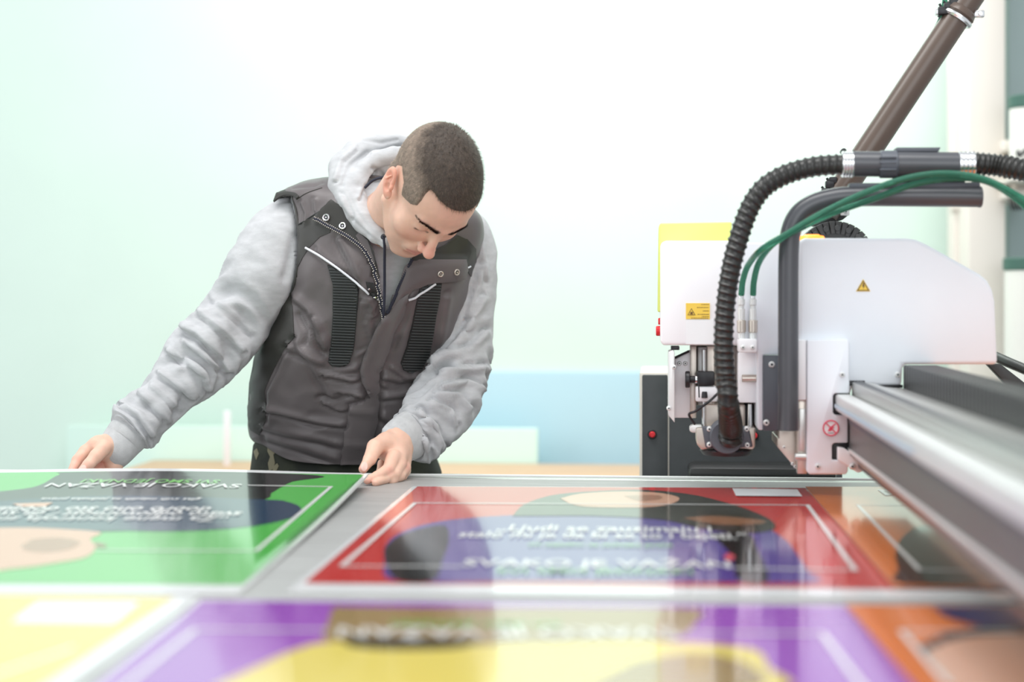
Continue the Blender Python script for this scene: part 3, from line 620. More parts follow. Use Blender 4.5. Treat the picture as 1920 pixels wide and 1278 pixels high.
# horizontal connector tube
hz_ = thing('hose_connector', 'grey horizontal tube with two silver clamps joining the ribbed hoses', 'tube', PY(1595, 307, Yv))
mb = MB(); mb.cyl(PY(1597, 307, Yv), PY(1800, 309, Yv), .0205, .0205, 36, 0, .05); mb.build('connector_tube', 'tube', hz_)
mb = MB(); mb.cyl(PY(1649, 308, Yv), PY(1682, 308, Yv), .0225, .0225, 36, 0, .08)
for y in (293, 303, 316): pxbox(mb, 1650, y, 1681, y+3, Yv-.024, .006, .0006)
mb.build('joint_sleeve', 'slate', hz_)
for x0, x1 in ((1578, 1600), (1796, 1827)):
    mb = MB(); n = 4; w = (x1-x0)/n
    for k in range(n): mb.cyl(PY(x0+k*w, 308, Yv), PY(x0+(k+1)*w, 308, Yv), .0215, .0215, 36, 0, .08)
    mb.build('silver_clamp', 'chrome', hz_)
mb = MB(); mb.prism(pxpoly([(1681, 276), (1764, 276), (1760, 284), (1681, 284)], Yv-.005), (0, .03, 0), .001); mb.build('top_bar', 'slate', hz_)
# ribbed hoses
def ribbed(name, P, R, pitch, label, cat='hose', depth=.16):
    t = thing(name, label, cat, P[-1]); Q = spline(P, 900); L = np.concatenate([[0], np.cumsum(np.linalg.norm(np.diff(Q, axis=0), axis=1))])
    n = int(L[-1]/pitch*12); s = np.linspace(0, L[-1], n); Q = np.stack([np.interp(s, L, Q[:, k]) for k in range(3)], 1); Rr = np.interp(s, np.linspace(0, L[-1], len(R)), R)
    def rf(i, a):
        ph = ((s[i]/pitch+a/(2*math.pi)) % 1.0); x = abs(ph-.5)*2
        return 1.02-depth*np.clip(x*1.5, 0, 1)**.7
    mb = MB(); mb.tube(Q, Rr, 28, 0, True, rf); mb.build('ribbed_tube', 'rubber', t); return t
hp = [PY(1582, 308, Yv), PY(1535, 311, Yv), PY(1493, 320, Yv), PY(1458, 334, Yv-.005), PY(1427, 357, Yv-.01), PY(1402, 398, Yv-.015), PY(1379, 468, Yv-.02), PY(1366, 530, Yv-.02), PY(1359, 590, Yv-.02), PY(1357, 645, Yv-.02), PY(1360, 705, Yv-.02), PY(1366, 760, Yv-.02), PY(1370, 800, Yt-.040), PY(1369, 826, Yt-.02)]
hr = [.0180, .018, .0178, .0175, .0175, .0175, .0172, .017, .0172, .0175, .018, .0185, .020, .021]
ribbed('ribbed_hose', hp, hr, .0118, 'long black ribbed hose curving down to the tool foot')
ribbed('ribbed_hose', [PY(1826, 306, Yv), PY(1870, 310, Yv), PY(1920, 320, Yv-.02), PY(2020, 352, Yv-.05)], [.019]*4, .0088, 'short black ribbed hose leaving the silver clamp above the cream pillar')
# green tubing
g1 = thing('green_air_hoses', 'pair of translucent green air tubes arching over the grey pipe', 'hose', PY(1390, 552, Yp))
Yg = Yv-.03
for P in ([(1390, 552, Yp+.015), (1393, 525, Yp), (1404, 495, Yp-.03), (1430, 466, Yg), (1480, 436, Yg-.01), (1540, 400, Yg-.01), (1620, 362, Yg-.01), (1700, 334, Yg-.01), (1770, 325, Yg-.01), (1840, 334, Yg-.02), (1900, 362, Yg-.04), (1960, 400, Yg-.06)],
          [(1412, 552, Yp+.015), (1414, 525, Yp), (1424, 490, Yp-.03), (1452, 455, Yg+.012), (1500, 428, Yg+.008), (1560, 400, Yg+.005), (1640, 372, Yg), (1715, 345, Yg), (1790, 334, Yg), (1850, 340, Yg-.01), (1905, 372, Yg-.03), (1960, 425, Yg-.05)]):
    mb = MB(); mb.tube(spline([PY(*p) for p in P], 120), .0052, 16); mb.build('green_tube', 'greenhose', g1)
# diagonal pole
Yd = 2.86
pl = thing('support_pole', 'long brown support pole rising diagonally behind the machine head', 'pole', PY(1560, 425, Yd))
mb = MB(); a = PY(1548, 402, Yd); b = PY(1862, -70, Yd); mb.tube(spline([a, a*.5+b*.5, b], 12), [.0235]*12, 36); mb.build('pole_tube', 'bronze', pl)
dvec = (b-a)/np.linalg.norm(b-a); c = PY(1799, 26, Yd)
c = a+dvec*((c-a)@dvec)
mb = MB(); mb.cyl(c-dvec*.014, c-dvec*.004, .030, .030, 40, 0, .2); mb.cyl(c-dvec*.004, c+dvec*.010, .029, .027, 40, 1, .1)
for sg_ in (-1, 1):
    q = c+np.array([sg_*.033, -.004, -.002 if sg_ > 0 else .003]); mb.box(q-[.009, .006, .006], q+[.009, .006, .006], .002, 0); mb.cyl(q-[0, .012, 0], q+[0, .012, 0], .0035, .0035, 12, 0)
mb.build('pole_clamp', ['chrome', 'bronze'], pl)
def clips(name, pts, par, Y):
    mb = MB(); r_ = random.Random(7)
    for x, y, w in pts:
        q = PY(x, y, Y); mb.box(q-[w, .008, w*.8], q+[w*.9, .008, w*.7], .002)
        for k in range(3):
            an_ = r_.uniform(0, 6.28); mb.tube([q, q+[w*1.5*math.cos(an_), 0, w*1.5*math.sin(an_)]], .0022, 8)
    mb.build(name, 'black', par)
clips('cable_clip', [(1768, 20, .009), (1778, 12, .008), (1790, 4, .009)], pl, Yd-.01)
clips('cable_clip', [(1556, 345, .008), (1548, 358, .007), (1562, 337, .007)], pl, Yd-.01)
mb = MB(); q = PY(1581, 284, Yd-.03); mb.cyl(q-[0, .01, 0], q+[0, .01, 0], .005, .005, 14); mb.cyl(q-[-.017, .01, .002], q+[.017, .01, -.002], .003, .003, 14); mb.build('cable_knob', 'black', pl)
mb = MB(); mb.tube(spline([PY(1741, 90, Yd+.02), PY(1752, 60, Yd+.01), PY(1766, 30, Yd), PY(1775, -20, Yd)], 20), .0045, 12); mb.build('green_hose', 'greenhose', pl)
mb = MB(); mb.prism(pxpoly([(1518, 420), (1540, 403), (1572, 399), (1590, 404), (1580, 412), (1556, 418), (1540, 430)], Yd-.01), (0, .03, 0), .002); mb.build('pole_foot', 'chain', pl)
mb = MB(); q = PY(1584, 399, Yd-.015); mb.box(q-[.008, .004, .005], q+[.008, .004, .007], .002); screw(pl, 1586, 397, Yd-.02, .004); mb.build('foot_latch', 'alulight', pl)
# round cable chain loop
cl = thing('cable_chain_loop', 'black round cable chain loop peeking over the white cover', 'cable chain', PY(1567, 470, 2.8))
mb = MB(); c = PY(1566, 488, 2.80); R_ = .068; n = 18
for k in range(n):
    t0 = math.pi*(k/n); t1 = math.pi*((k+.86)/n); P = []
    for t, r in ((t0, R_), (t1, R_), (t1, R_-.022), (t0, R_-.022)): P.append(c+[r*math.cos(t), 0, r*math.sin(t)])
    mb.prism(P, (0, .05, 0), .001)
for k in range(9):
    t = math.pi*(k+.3)/9; q = c+[(R_-.012)*math.cos(t), -.001, (R_-.012)*math.sin(t)]; mb.cyl(q, q-[0, .003, 0], .0055, .005, 14)
mb.cyl(c+[0, .004, 0], c+[0, .046, 0], R_-.014, R_-.014, 40, 0, .01)
mb.build('chain_links', 'chain', cl)
# black cable at the right
mb = MB(); P = [(1866, 668, 2.9), (1895, 681, 2.85), (1930, 696, 2.8), (2000, 730, 2.7)]
mb.tube(spline([PY(*p) for p in P], 20), .009, 16)
mb.build('power_cable', 'rubber', mc)
mb = MB(); P = [(1852, 688, 2.93), (1885, 704, 2.93), (1915, 745, 2.9)]
mb.prism(pxpoly([(1850, 682), (1876, 682), (1925, 720), (1930, 755), (1900, 735)], 2.93), (0, .02, 0), .002)
mb.build('cable_guide', 'chain', mc)

# gantry beam running towards the camera
bm_ = thing('gantry_beam', 'long aluminium gantry beam crossing the table towards the camera', 'beam', PY(1660, 880, 1.7))
Y1 = .80
def along(name, pts, m, r=.0015, Ya=YH-.005, Yb=Y1, par=None):
    mb = MB(); mb.prism(pxpoly(pts, Ya), (0, Yb-Ya, 0), r); return mb.build(name, m, par or bm_)
along('beam_body', [(1592, 742), (1760, 742), (1760, 862), (1600, 862), (1592, 850)], 'alu', .002)
along('front_rail', [(1565, 741), (1568, 738), (1592, 738), (1593, 776), (1584, 776), (1565, 768)], 'alulight', .003)
along('top_rail', [(1597, 716), (1640, 718), (1650, 724), (1760, 733), (1760, 742), (1597, 742)], 'alu', .002)
for k in range(3): along('rail_groove', [(1600+k*6, 714), (1603+k*6, 714), (1603+k*6, 718), (1600+k*6, 718)], 'tube', .0004)
along('blue_film_strip', [(1564.2, 757), (1565.4, 757), (1565.4, 763), (1564.2, 763)], 'bluefilm', 0, YH-.02, 1.85)
along('beam_web', [(1590.5, 779), (1592.4, 779), (1592.4, 852), (1590.5, 850)], 'webmetal', 0)
along('slate_strip', [(1589, 776), (1594, 776), (1594, 792), (1589, 792)], 'slate', 0)  # slate-coloured strip along the web, just below the front rail
along('lower_guide', [(1588, 838), (1612, 838), (1612, 852), (1588, 846)], 'alulight', .001)
along('bottom_profile', [(1604, 856), (1700, 862), (1700, 884), (1622, 884), (1606, 874)], 'tube', .002)
mb = MB(); mb.prism(pxpoly([(1571, 838), (1584, 840), (1612, 862), (1617, 868), (1617, 884), (1608, 886), (1571, 862)], YH-.03), (0, .02, 0), .002); mb.build('end_bracket', 'white2', bm_)
screw(bm_, 1598, 874, YH-.03, .0055)
mb = MB(); mb.box(PY(1592, 700, Y1)-[0, .03, .0], [PY(1760, 880, YH)[0]+.05, Y1, TZ+.01], .003); 
# energy chain on the beam
ch = thing('energy_chain', 'black ribbed cable chain lying along the top of the gantry beam', 'cable chain', PY(1725, 735, 1.7))
mb = MB(); a = PY(1693, 684, YH-.002); b = PY(1758, 732, YH-.002); pit = .024; y = YH-.004
while y > Y1:
    mb.box([a[0], y, b[2]], [b[0], y-pit*.86, a[2]], .0025); mb.box([a[0]+.002, y-pit*.8, b[2]+.002], [b[0]-.002, y-pit*1.05, a[2]-.003], .0005); y -= pit
mb.build('chain_links', 'chain', ch)
along('tray_edge', [(1696, 730), (1700, 730), (1700, 735), (1696, 735)], 'mintboard', 0, YH-.01, Y1, ch)

# ================================================================ THE MAN
pr = thing('person', 'man in grey hoodie and dark work vest bending over the table, holding a board', 'person', W(650, 900, 3.3)*[1, 1, 0])
# ---- head: local x = his right, y = forward, z = up
HR = np.array([[-.79768989, .16236101, .58080095], [-.60045465, -.30338663, -.73987213], [.05608085, -.93893315, .33949887]])
c_, s_ = math.cos(TH), math.sin(TH); RZ = np.array([[c_, -s_, 0], [s_, c_, 0], [0, 0, 1.]])
HD = 2.86
HRW = RZ@HR@np.diag([-1, 1, 1.]); hc = W(960-.15573489/2.9*F, HZ-.1927/2.9*F, HD); HS = .985*HD/2.9
def h2w(p): return hc+HS*(np.asarray(p)@HRW.T)
def w2h(p): return ((np.asarray(p)-hc)/HS)@np.linalg.inv(HRW).T
# local x (his right) is +x here, so mirror: landmark x<0 in the fit = his right
def hx(p): return p
SX = -1.0     # his right ear at x = SX*.075
nb = w2h(W(735, 415, 3.045)); nb2 = w2h(W(716, 445, 3.13))
def face(P):
    A = np.abs(P[..., 0]); Q = np.stack([A, P[..., 1], P[..., 2]], -1)
    d = ell(P, (0, -.014, .042), (.0745, .096, .086))
    d = smin(d, ell(P, (0, .030, .040), (.0635, .060, .060)), .02)
    d = smin(d, ell(P, (0, .040, -.018), (.058, .052, .066)), .018)
    d = smin(d, rc(Q, (.055, .004, -.040), (.020, .074, -.090), .016, .013), .022)
    d = smin(d, ell(P, (0, .040, -.062), (.048, .046, .036)), .02)
    d = smin(d, ell(P, (0, .078, -.088), (.020, .017, .015)), .014)
    d = smin(d, ell(Q, (.044, .058, -.014), (.019, .020, .018)), .030)
    d = smin(d, rc(Q, (.013, .0875, .033), (.043, .073, .036), .0085, .0075), .010)
    d = smin(d, rc(P, (0, .088, .030), (0, .0905, .012), .0085, .007), .008)
    d = smax(d, -ell(Q, (.031, .0935, .012), (.0165, .0125, .0115)), .010)     # eye sockets
    d = smin(d, ell(Q, (.0315, .0705, .0140), (.0165, .0145, .0125)), .003)    # closed upper lids
    d = smax(d, -rc(Q, (.018, .0860, .0085), (.043, .0800, .0085), .0010, .0008), .0025)  # lid line
    d = smin(d, rc(P, (0, .089, .018), (0, .108, -.018), .0065, .0095), .009)  # nose
    d = smin(d, ell(P, (0, .1135, -.0215), (.0115, .0105, .0098)), .005)
    d = smin(d, ell(Q, (.0125, .1005, -.0255), (.0068, .0098, .0072)), .004)
    d = smax(d, -ell(Q, (.0065, .1065, -.0335), (.0032, .005, .004)), .002)
    d = smin(d, ell(P, (0, .086, -.052), (.026, .013, .021)), .010)            # mouth mound
    d = smin(d, rc(Q, (0, .0975, -.0525), (.020, .0885, -.0555), .0042, .0026), .004)
    d = smin(d, rc(Q, (0, .0965, -.0625), (.018, .0880, -.0605), .0050, .0030), .004)
    d = smax(d, -rc(Q, (0, .1035, -.0572), (.025, .0910, -.0575), .0014, .0014), .002)
    d = smax(d, -rc(P, (0, .105, -.042), (0, .101, -.048), .0018, .0018), .003)
    d = smax(d, -rc(Q, (.0185, .098, -.024), (.030, .0885, -.048), .0022, .0016), .006)   # nasolabial fold
    d = smax(d, -rc(Q, (0, .094, -.074), (.012, .090, -.073), .004, .002), .008)
    # ears
    E = Q-np.array((.0755, -.010, .002), 'f'); t = .16; ca, sa = math.cos(t), math.sin(t)
    Ex = E[..., 0]*ca+E[..., 1]*sa; Ey = -E[..., 0]*sa+E[..., 1]*ca; Ez = E[..., 2]; Er = np.stack([Ex, Ey*.86+Ez*.51, -Ey*.51+Ez*.86], -1)
    e = ell(Er, (.004, -.002, .004), (.0060, .0150, .0290)); e = smin(e, ell(Er, (.002, .004, -.022), (.0055, .0095, .011)), .006)
    e = smax(e, -ell(Er, (.0105, -.0015, .012), (.0065, .0105, .0125)), .003); e = smax(e, -ell(Er, (.010, .003, -.006), (.0070, .0075, .0085)), .003)
    e = smin(e, ell(Er, (.006, .0115, -.004), (.004, .004, .006)), .003)
    e = smin(e, rc(Er, (.008, -.008, .004), (.008, .001, .016), .0022, .0018), .002)
    d = smin(d, e, .005)
    # neck
    n = rc(P, (0, -.030, -.030), nb, .056, .060); n = smin(n, rc(P, nb, nb2, .058, .052), .03)
    n = smin(n, rc(P, (.045, -.02, -.03), nb+np.array((.03, .03, 0)), .02, .02), .02)
    d = smin(d, n, .020)
    return d
lo = np.minimum((-.105, -.12, -.12), np.minimum(nb, nb2)-.085); hi = np.maximum((.105, .135, .14), np.maximum(nb, nb2)+.085)
V, Q_ = nets(face, lo, hi, .0019)
def skincol(V, head=True):
    c = np.tile(np.array([.74, .47, .36]), (len(V), 1))
    if head:
        A = np.abs(V[:, 0]); Qv = np.stack([A, V[:, 1], V[:, 2]], 1)
        def bl(c, w, t): return c*(1-w[:, None])+np.array(t)*w[:, None]
        g = lambda d, r: np.clip(1-d/r, 0, 1)
        c = bl(c, .55*g(np.linalg.norm(Qv-(.04, .072, -.022), axis=1), .03), (.70, .27, .20))
        c = bl(c, .6*g(np.linalg.norm(V-(0, .112, -.022), axis=1), .026), (.74, .27, .21))
        c = bl(c, .8*g(ell(V, (0, .094, -.0575), (.021, .012, .0085)), .003), (.62, .22, .19))
        c = bl(c, .30*g(ell(V, (0, .075, -.075), (.045, .03, .03)), .01)*(V[:, 2] < -.035), (.38, .26, .21))
        c = bl(c, .5*g(np.abs(A-.083), .012)*(V[:, 1] < .012)*(V[:, 1] > -.04), (.78, .26, .18))
        c = bl(c, .85*g(rc(Qv, (.013, .094, .0335), (.054, .066, .0315), .0042, .0020), .0016), (.06, .035, .025))
        c = bl(c, .8*g(rc(Qv, (.018, .0860, .0085), (.043, .0800, .0085), .0018, .0018), .0014), (.07, .04, .03))
    return c
VH = sculpt(h2w(V), Q_, [([(749, 441), (768, 447), (787, 445)], 2.2, -.0022, 'r'), ([(752, 436), (770, 441), (786, 440)], 4, .0016, 'r'), ([(727, 400), (728, 428), (738, 448)], 3.5, -.0028, 'r'), ([(700, 385), (712, 410), (722, 432)], 5, .003, 'f'), ([(766, 398), (778, 414), (800, 432), (815, 441)], 4, -.0028, 'r'), ([(800, 455), (788, 462), (783, 468)], 3, -.001, 'r'), ([(752, 460), (760, 466), (770, 466)], 2, -.001, 'r')])
bodyV = [VH]; bodyF = [Q_]; bodyC = [skincol(V)]; nV = len(V)
# ---- hair
poly = [(.14, .090), (.085, .0885), (.060, .089), (.046, .0895), (.037, .087), (.042, .076), (.050, .064), (.055, .050), (.047, .035), (.030, .022), (.020, .014), (.014, .022), (.004, .036), (-.024, .040), (-.034, .020), (-.036, -.020), (-.045, -.050), (-.16, -.060), (-.16, .2), (.14, .2)]
def poly2(y, z, P):
    q, _ = segdist(y, z, list(P)+[P[0]]); return np.where(inpoly(y, z, P), -q, q)
def hairf(P):
    A = np.abs(P[..., 0]); d = ell(P, (0, -.014, .042), (.0745, .096, .086)); d = smin(d, ell(P, (0, .030, .040), (.0635, .060, .060)), .02)
    d = smin(d, ell(P, (0, .040, -.018), (.058, .052, .066)), .018)
    d = smin(d, rc(P, (0, -.030, -.030), nb, .056, .060), .02)
    y, z = P[..., 1], P[..., 2]; rg = poly2(y, z, poly)
    top = np.clip((z-.03)/.06, 0, 1); th = .0008+.0042*top
    return smax(d-th, rg, .006)
V, Q_ = nets(hairf, (-.085, -.125, -.06), (.085, .10, .142), .0021)
fade = np.clip((V[:, 2]-.074+.10*V[:, 1])/.022+.5*np.array([pn(v, 70) for v in V]), 0, 1)[:, None]
hcol = np.array([.22, .165, .125])*(1-fade)+np.array([.058, .040, .028])*fade
hair = mk('hair', h2w(V), Q_, 'hair', pr, attr=hcol)
# short bristles
N = normals(V, Q_); idx = rng.choice(len(V), 24000); mbv = []; mbf = []; mc_ = []
wh = np.array([0, -.06, .12])
for i in idx:
    p = V[i]; n = N[i]
    if hairf(p[None]-n*.0006)[0] > .002 or poly2(np.array([p[1]]), np.array([p[2]]), poly)[0] > -.001: continue
    t = p-wh; t -= n*(t@n); t /= np.linalg.norm(t)+1e-6; t += rng.normal(size=3)*.35; L = .0035+.004*fade[i, 0]
    sd = np.cross(n, t); sd /= np.linalg.norm(sd)+1e-9; k = len(mbv); b = p-n*.001
    mbv += [b-sd*.0003, b+sd*.0003, b+(n*.6+t*.8)*L]; mbf.append((k, k+1, k+2)); v_ = rng.uniform(.5, 2.4); mc_ += [hcol[i]*v_]*3
hs = mk('hair_bristles', h2w(np.array(mbv)), mbf, 'hair', pr, smooth=False, attr=np.array(mc_)); hs.parent = hair; hs['kind'] = 'stuff'
# eyebrow hairs
mbv = []; mbf = []
for sgn in (-1, 1):
    for i in range(700):
        u = rng.random(); a = np.array([.012, .0965, .0330]); b = np.array([.052, .069, .0335]); p = a*(1-u)+b*u+[0, .002*math.sin(3.1*u), .004*math.sin(2.6*u)]+[0, 0, rng.normal()*(.0026-.0016*u)]
        for _ in range(5):
            g = face(p[None].astype('f'))[0]; q = np.array([p[0]*.3, p[1], 0]); p = p-q/np.linalg.norm(q)*g*.9
        dr = np.array([.9, -.2, .35])+rng.normal(size=3)*.25; dr /= np.linalg.norm(dr); L = .0055; up_ = np.array([0, .0004, .0005]); k = len(mbv)
        P = [p-up_, p+up_, p+dr*L*[1, 1, 1]+[0, .0012, 0]]; mbv += [np.array([x[0]*sgn, x[1], x[2]]) for x in P]; mbf.append((k, k+1, k+2))
mk('eyebrows', h2w(np.array(mbv)), mbf, 'brow', pr, smooth=False)

# ---- hands
def hand(spec, lo, hi, nails=()):
    """spec: list of chains [(px,py,D,r px)...]; everything blended, fingers with a small radius"""
    CH = [([W(x, y, D) for x, y, D, r in ch], [r*D/F for x, y, D, r in ch], k) for ch, k in spec]
    allp = np.array([p for c in CH for p in c[0]]); ctr = allp.mean(0)
    def f(P):
        o = None
        for pts, rad, k in CH:
            d = chain(P, [p-ctr for p in pts], rad, .003); o = d if o is None else smin(o, d, k)
        return o
    V, Q = nets(f, allp.min(0)-ctr-.035, allp.max(0)-ctr+.035, .0015); V = V+ctr
    c = np.tile(np.array([.77, .49, .375]), (len(V), 1)); N = normals(V, Q)
    for j, (x, y, D, rr) in enumerate(nails[0] if nails else []):   # redder knuckles and fingertips
        d = np.linalg.norm(V-W(x, y, D), axis=1); w_ = np.clip(1-d/(rr*D/F), 0, 1)[:, None]*.6; c = c*(1-w_)+np.array([.80, .36, .29])*w_
    V = V+N*np.array([pn(v, 90)*.0005 for v in V])[:, None]
    return V, Q, c
# his left hand (image right)
LH = [([(768, 812, 2.98, 27), (745, 826, 2.945, 27)], .01),
      ([(745, 826, 2.945, 27), (724, 838, 2.91, 24)], .012), ([(745, 830, 2.94, 27), (746, 862, 2.89, 17)], .012), ([(752, 834, 2.94, 24), (758, 873, 2.91, 13)], .01),
      ([(724, 830, 2.91, 20), (704, 838, 2.88, 16), (693, 861, 2.85, 12.0), (681, 879, 2.83, 8.4)], .007),
      ([(712, 848, 2.90, 9), (732, 856, 2.90, 11)], .008),
      ([(738, 856, 2.88, 14), (728, 880, 2.85, 11.5), (707, 892, 2.825, 9.3), (689, 900, 2.805, 7.6)], .004),
      ([(750, 868, 2.885, 13), (740, 889, 2.855, 10.5), (720, 899, 2.835, 8.8), (704, 905, 2.80, 7)], .003),
      ([(759, 876, 2.90, 12), (750, 892, 2.87, 9.5), (734, 902, 2.845, 8)], .003),
      ([(761, 882, 2.92, 10), (755, 893, 2.895, 8), (744, 900, 2.87, 7.0)], .003),
      ([(716, 868, 2.93, 8), (712, 884, 2.91, 7)], .003)]
V, Q_, c = hand(LH, 0, 0, [[(762, 876, 2.89, 22), (680, 881, 2.82, 18), (728, 882, 2.84, 16), (718, 858, 2.88, 16), (690, 900, 2.8, 14)]])
bodyV.append(V); bodyF.append(Q_); bodyC.append(c)
# his right hand (image left)
RH = [([(236, 826, 3.0, 29), (212, 842, 2.965, 27)], .01),
      ([(212, 840, 2.965, 25), (196, 840, 2.94, 24)], .012), ([(214, 850, 2.965, 22), (214, 872, 2.95, 17)], .012), ([(200, 836, 2.95, 20), (178, 834, 2.93, 14)], .012),
      ([(196, 838, 2.92, 14), (180, 855, 2.895, 12.5), (166, 871, 2.88, 11), (154, 881, 2.87, 7.8)], .005),
      ([(184, 830, 2.94, 14), (160, 846, 2.925, 12.0), (145, 862, 2.905, 10.0), (135, 882, 2.885, 8.0)], .004),
      ([(198, 846, 2.96, 14), (172, 866, 2.94, 10.5), (152, 884, 2.915, 8.5), (148, 894, 2.90, 7)], .004),
      ([(206, 862, 2.965, 13), (186, 880, 2.945, 10), (168, 895, 2.92, 8)], .003),
      ([(216, 872, 2.965, 12), (202, 890, 2.95, 9.5), (184, 899, 2.93, 8)], .003)]
V, Q_, c = hand(RH, 0, 0, [[(154, 880, 2.87, 20), (136, 880, 2.88, 20), (190, 870, 2.94, 20), (146, 860, 2.9, 14)]])
bodyV.append(V); bodyF.append(Q_); bodyC.append(c)
# hidden core of the body so the figure is one continuous thing under the clothes
core = MB()
core.tube(spline([W(735, 420, 3.08), W(700, 520, 3.14), W(660, 700, 3.22), W(645, 860, 3.27), W(645, 950, 3.29)], 24), [.045]*5+[.095]*19, 20)
core.tube(spline([W(700, 450, 3.12), W(560, 440, 3.14), W(470, 560, 3.10), W(390, 660, 3.06), W(300, 750, 3.02), W(236, 826, 3.0)], 30), [.04]*15+list(np.linspace(.038, .022, 15)), 14)
core.tube(spline([W(740, 450, 3.12), W(850, 470, 3.16), W(860, 600, 3.14), W(848, 720, 3.09), W(800, 790, 3.03), W(772, 810, 2.98)], 30), [.035]*15+list(np.linspace(.034, .022, 15)), 14)
cv = np.array(core.v); bodyV.append(cv); bodyC.append(np.tile([.74, .47, .36], (len(cv), 1)))
VV = np.vstack(bodyV); FF = []; off = 0
for v, f in zip(bodyV[:3], bodyF): FF += [tuple(int(i)+off for i in q) for q in f]; off += len(v)
FF += [tuple(i+off for i in q) for q in core.f]
mk('body', VV, FF, 'skin', pr, attr=np.vstack(bodyC))

# ---- torso loft
ROWS = [  # Lx Ly Rx Ry  Dcentre halfdepth dip
    (640, 332, 792, 346, 3.13, .062, 0), (600, 339, 826, 360, 3.13, .088, 0), (562, 348, 862, 374, 3.125, .102, 0), (532, 366, 893, 396, 3.12, .112, 0),
    (528, 400, 905, 420, 3.12, .122, 0), (532, 450, 902, 462, 3.12, .130, .004), (536, 500, 892, 506, 3.125, .137, .006), (532, 550, 878, 556, 3.135, .140, .008), (514, 600, 860, 606, 3.15, .140, .01),
    (486, 645, 842, 655, 3.17, .138, .012), (476, 700, 824, 712, 3.19, .136, .014), (471, 750, 816, 762, 3.21, .134, .018), (467, 790, 815, 802, 3.225, .132, .024), (470, 812, 812, 826, 3.235, .130, .028), (480, 824, 806, 836, 3.235, .128, .030)]
def loft(rows, nr, na, grow=0, p=2.5, y0=0):
    R_ = spline([list(r) for r in rows], nr); V = []
    for r in R_:
        L = W(r[0], r[1], r[4]); Rr = W(r[2], r[3], r[4]); c = (L+Rr)/2; u = (Rr-L)/2; ul = np.linalg.norm(u); u = u/ul; hw = ul+grow; hd = r[5]+grow
        for k in range(na):
            t = 2*math.pi*k/na; ct, st = math.cos(t), math.sin(t); x = math.copysign(abs(ct)**(2/p), ct)*hw; y = math.copysign(abs(st)**(2/p), st)*hd
            V.append(c+u*x-FW*y-UP*(r[6]*max(st, 0)**2))
    V = np.array(V); Fc = [(i*na+k, i*na+(k+1) % na, (i+1)*na+(k+1) % na, (i+1)*na+k) for i in range(nr-1) for k in range(na)][::1]
    Fc = [f[::-1] for f in Fc] if (normals(V, Fc)[len(V)//2+na//4]@FW) > 0 else Fc
    return V, Fc
# hoodie body, seen in the open zip
V, Fc = loft(ROWS, 70, 90, -.018); Fc.append(tuple(range(90)))
V = sculpt(V, Fc, [([(700, 455), (735, 462), (770, 470)], 2.5, -.0015, 'r'), ([(700, 462), (735, 470), (770, 478)], 2.5, .0015, 'r')])
mk('hoodie_body', V, Fc, 'fleece', pr)
# vest
NA = 240; V, Fc = loft(ROWS, 230, NA)
N = normals(V, Fc)
bil = np.array([noise.noise(Vector((v[0]*7, v[1]*4, v[2]*9)))*.009+noise.noise(Vector((v[0]*16+5, v[1]*9, v[2]*14)))*.0055+noise.noise(Vector((v[0]*45+5, v[1]*20, v[2]*38)))*.0012 for v in V])
PATCH = dict(web1=[(615, 496), (640, 508), (668, 527), (673, 545), (669, 600), (664, 652), (655, 680), (645, 687), (622, 686), (615, 678), (621, 640), (625, 590), (625, 535)],
    web2=[(787, 540), (800, 534), (827, 531), (823, 560), (816, 595), (811, 630), (804, 662), (790, 690), (770, 698), (756, 693), (751, 680), (762, 650), (773, 605), (780, 570)],
    placket=[(733, 580), (748, 560), (766, 548), (762, 575), (748, 605), (733, 640), (722, 665), (716, 690), (712, 712), (712, 745), (708, 790), (700, 840), (690, 868), (678, 885), (636, 880), (642, 850), (650, 800), (654, 757), (684, 748), (688, 734), (678, 716), (674, 694), (682, 668), (694, 640), (704, 616), (716, 596)],
    flap=[(758, 500), (775, 489), (800, 486), (868, 486), (871, 505), (867, 522), (848, 526), (822, 528), (800, 532), (778, 543), (762, 556), (744, 574), (733, 588), (730, 580), (744, 545)],
    collar=[(622, 377), (640, 388), (662, 410), (688, 440), (700, 470), (712, 530), (722, 600), (712, 600), (697, 500), (676, 462), (650, 446), (594, 414), (594, 404)])
x, y, d = proj(V); msk = np.ones(len(V))
for P_ in PATCH.values():
    q, _ = segdist(x, y, P_+[P_[0]]); q = np.where(inpoly(x, y, P_), 0, q); msk = np.minimum(msk, np.clip(q/9, 0, 1))
V = V+N*(bil*(.25+.75*msk))[:, None]
rd = np.array([(1-2.4*math.sqrt(noise.noise(Vector((v[0]*9+v[2]*5, v[1]*6, v[2]*15-v[0]*4)))**2+.002))*.0045+(1-2.4*math.sqrt(noise.noise(Vector((v[0]*20-v[2]*8, v[1]*9, v[2]*24)))**2+.002))*.0018 for v in V])
V = V+N*(rd*(.1+.9*msk)*np.clip((y-470)/160, .25, 1))[:, None]
V0 = V.copy()
F_ = 'f'
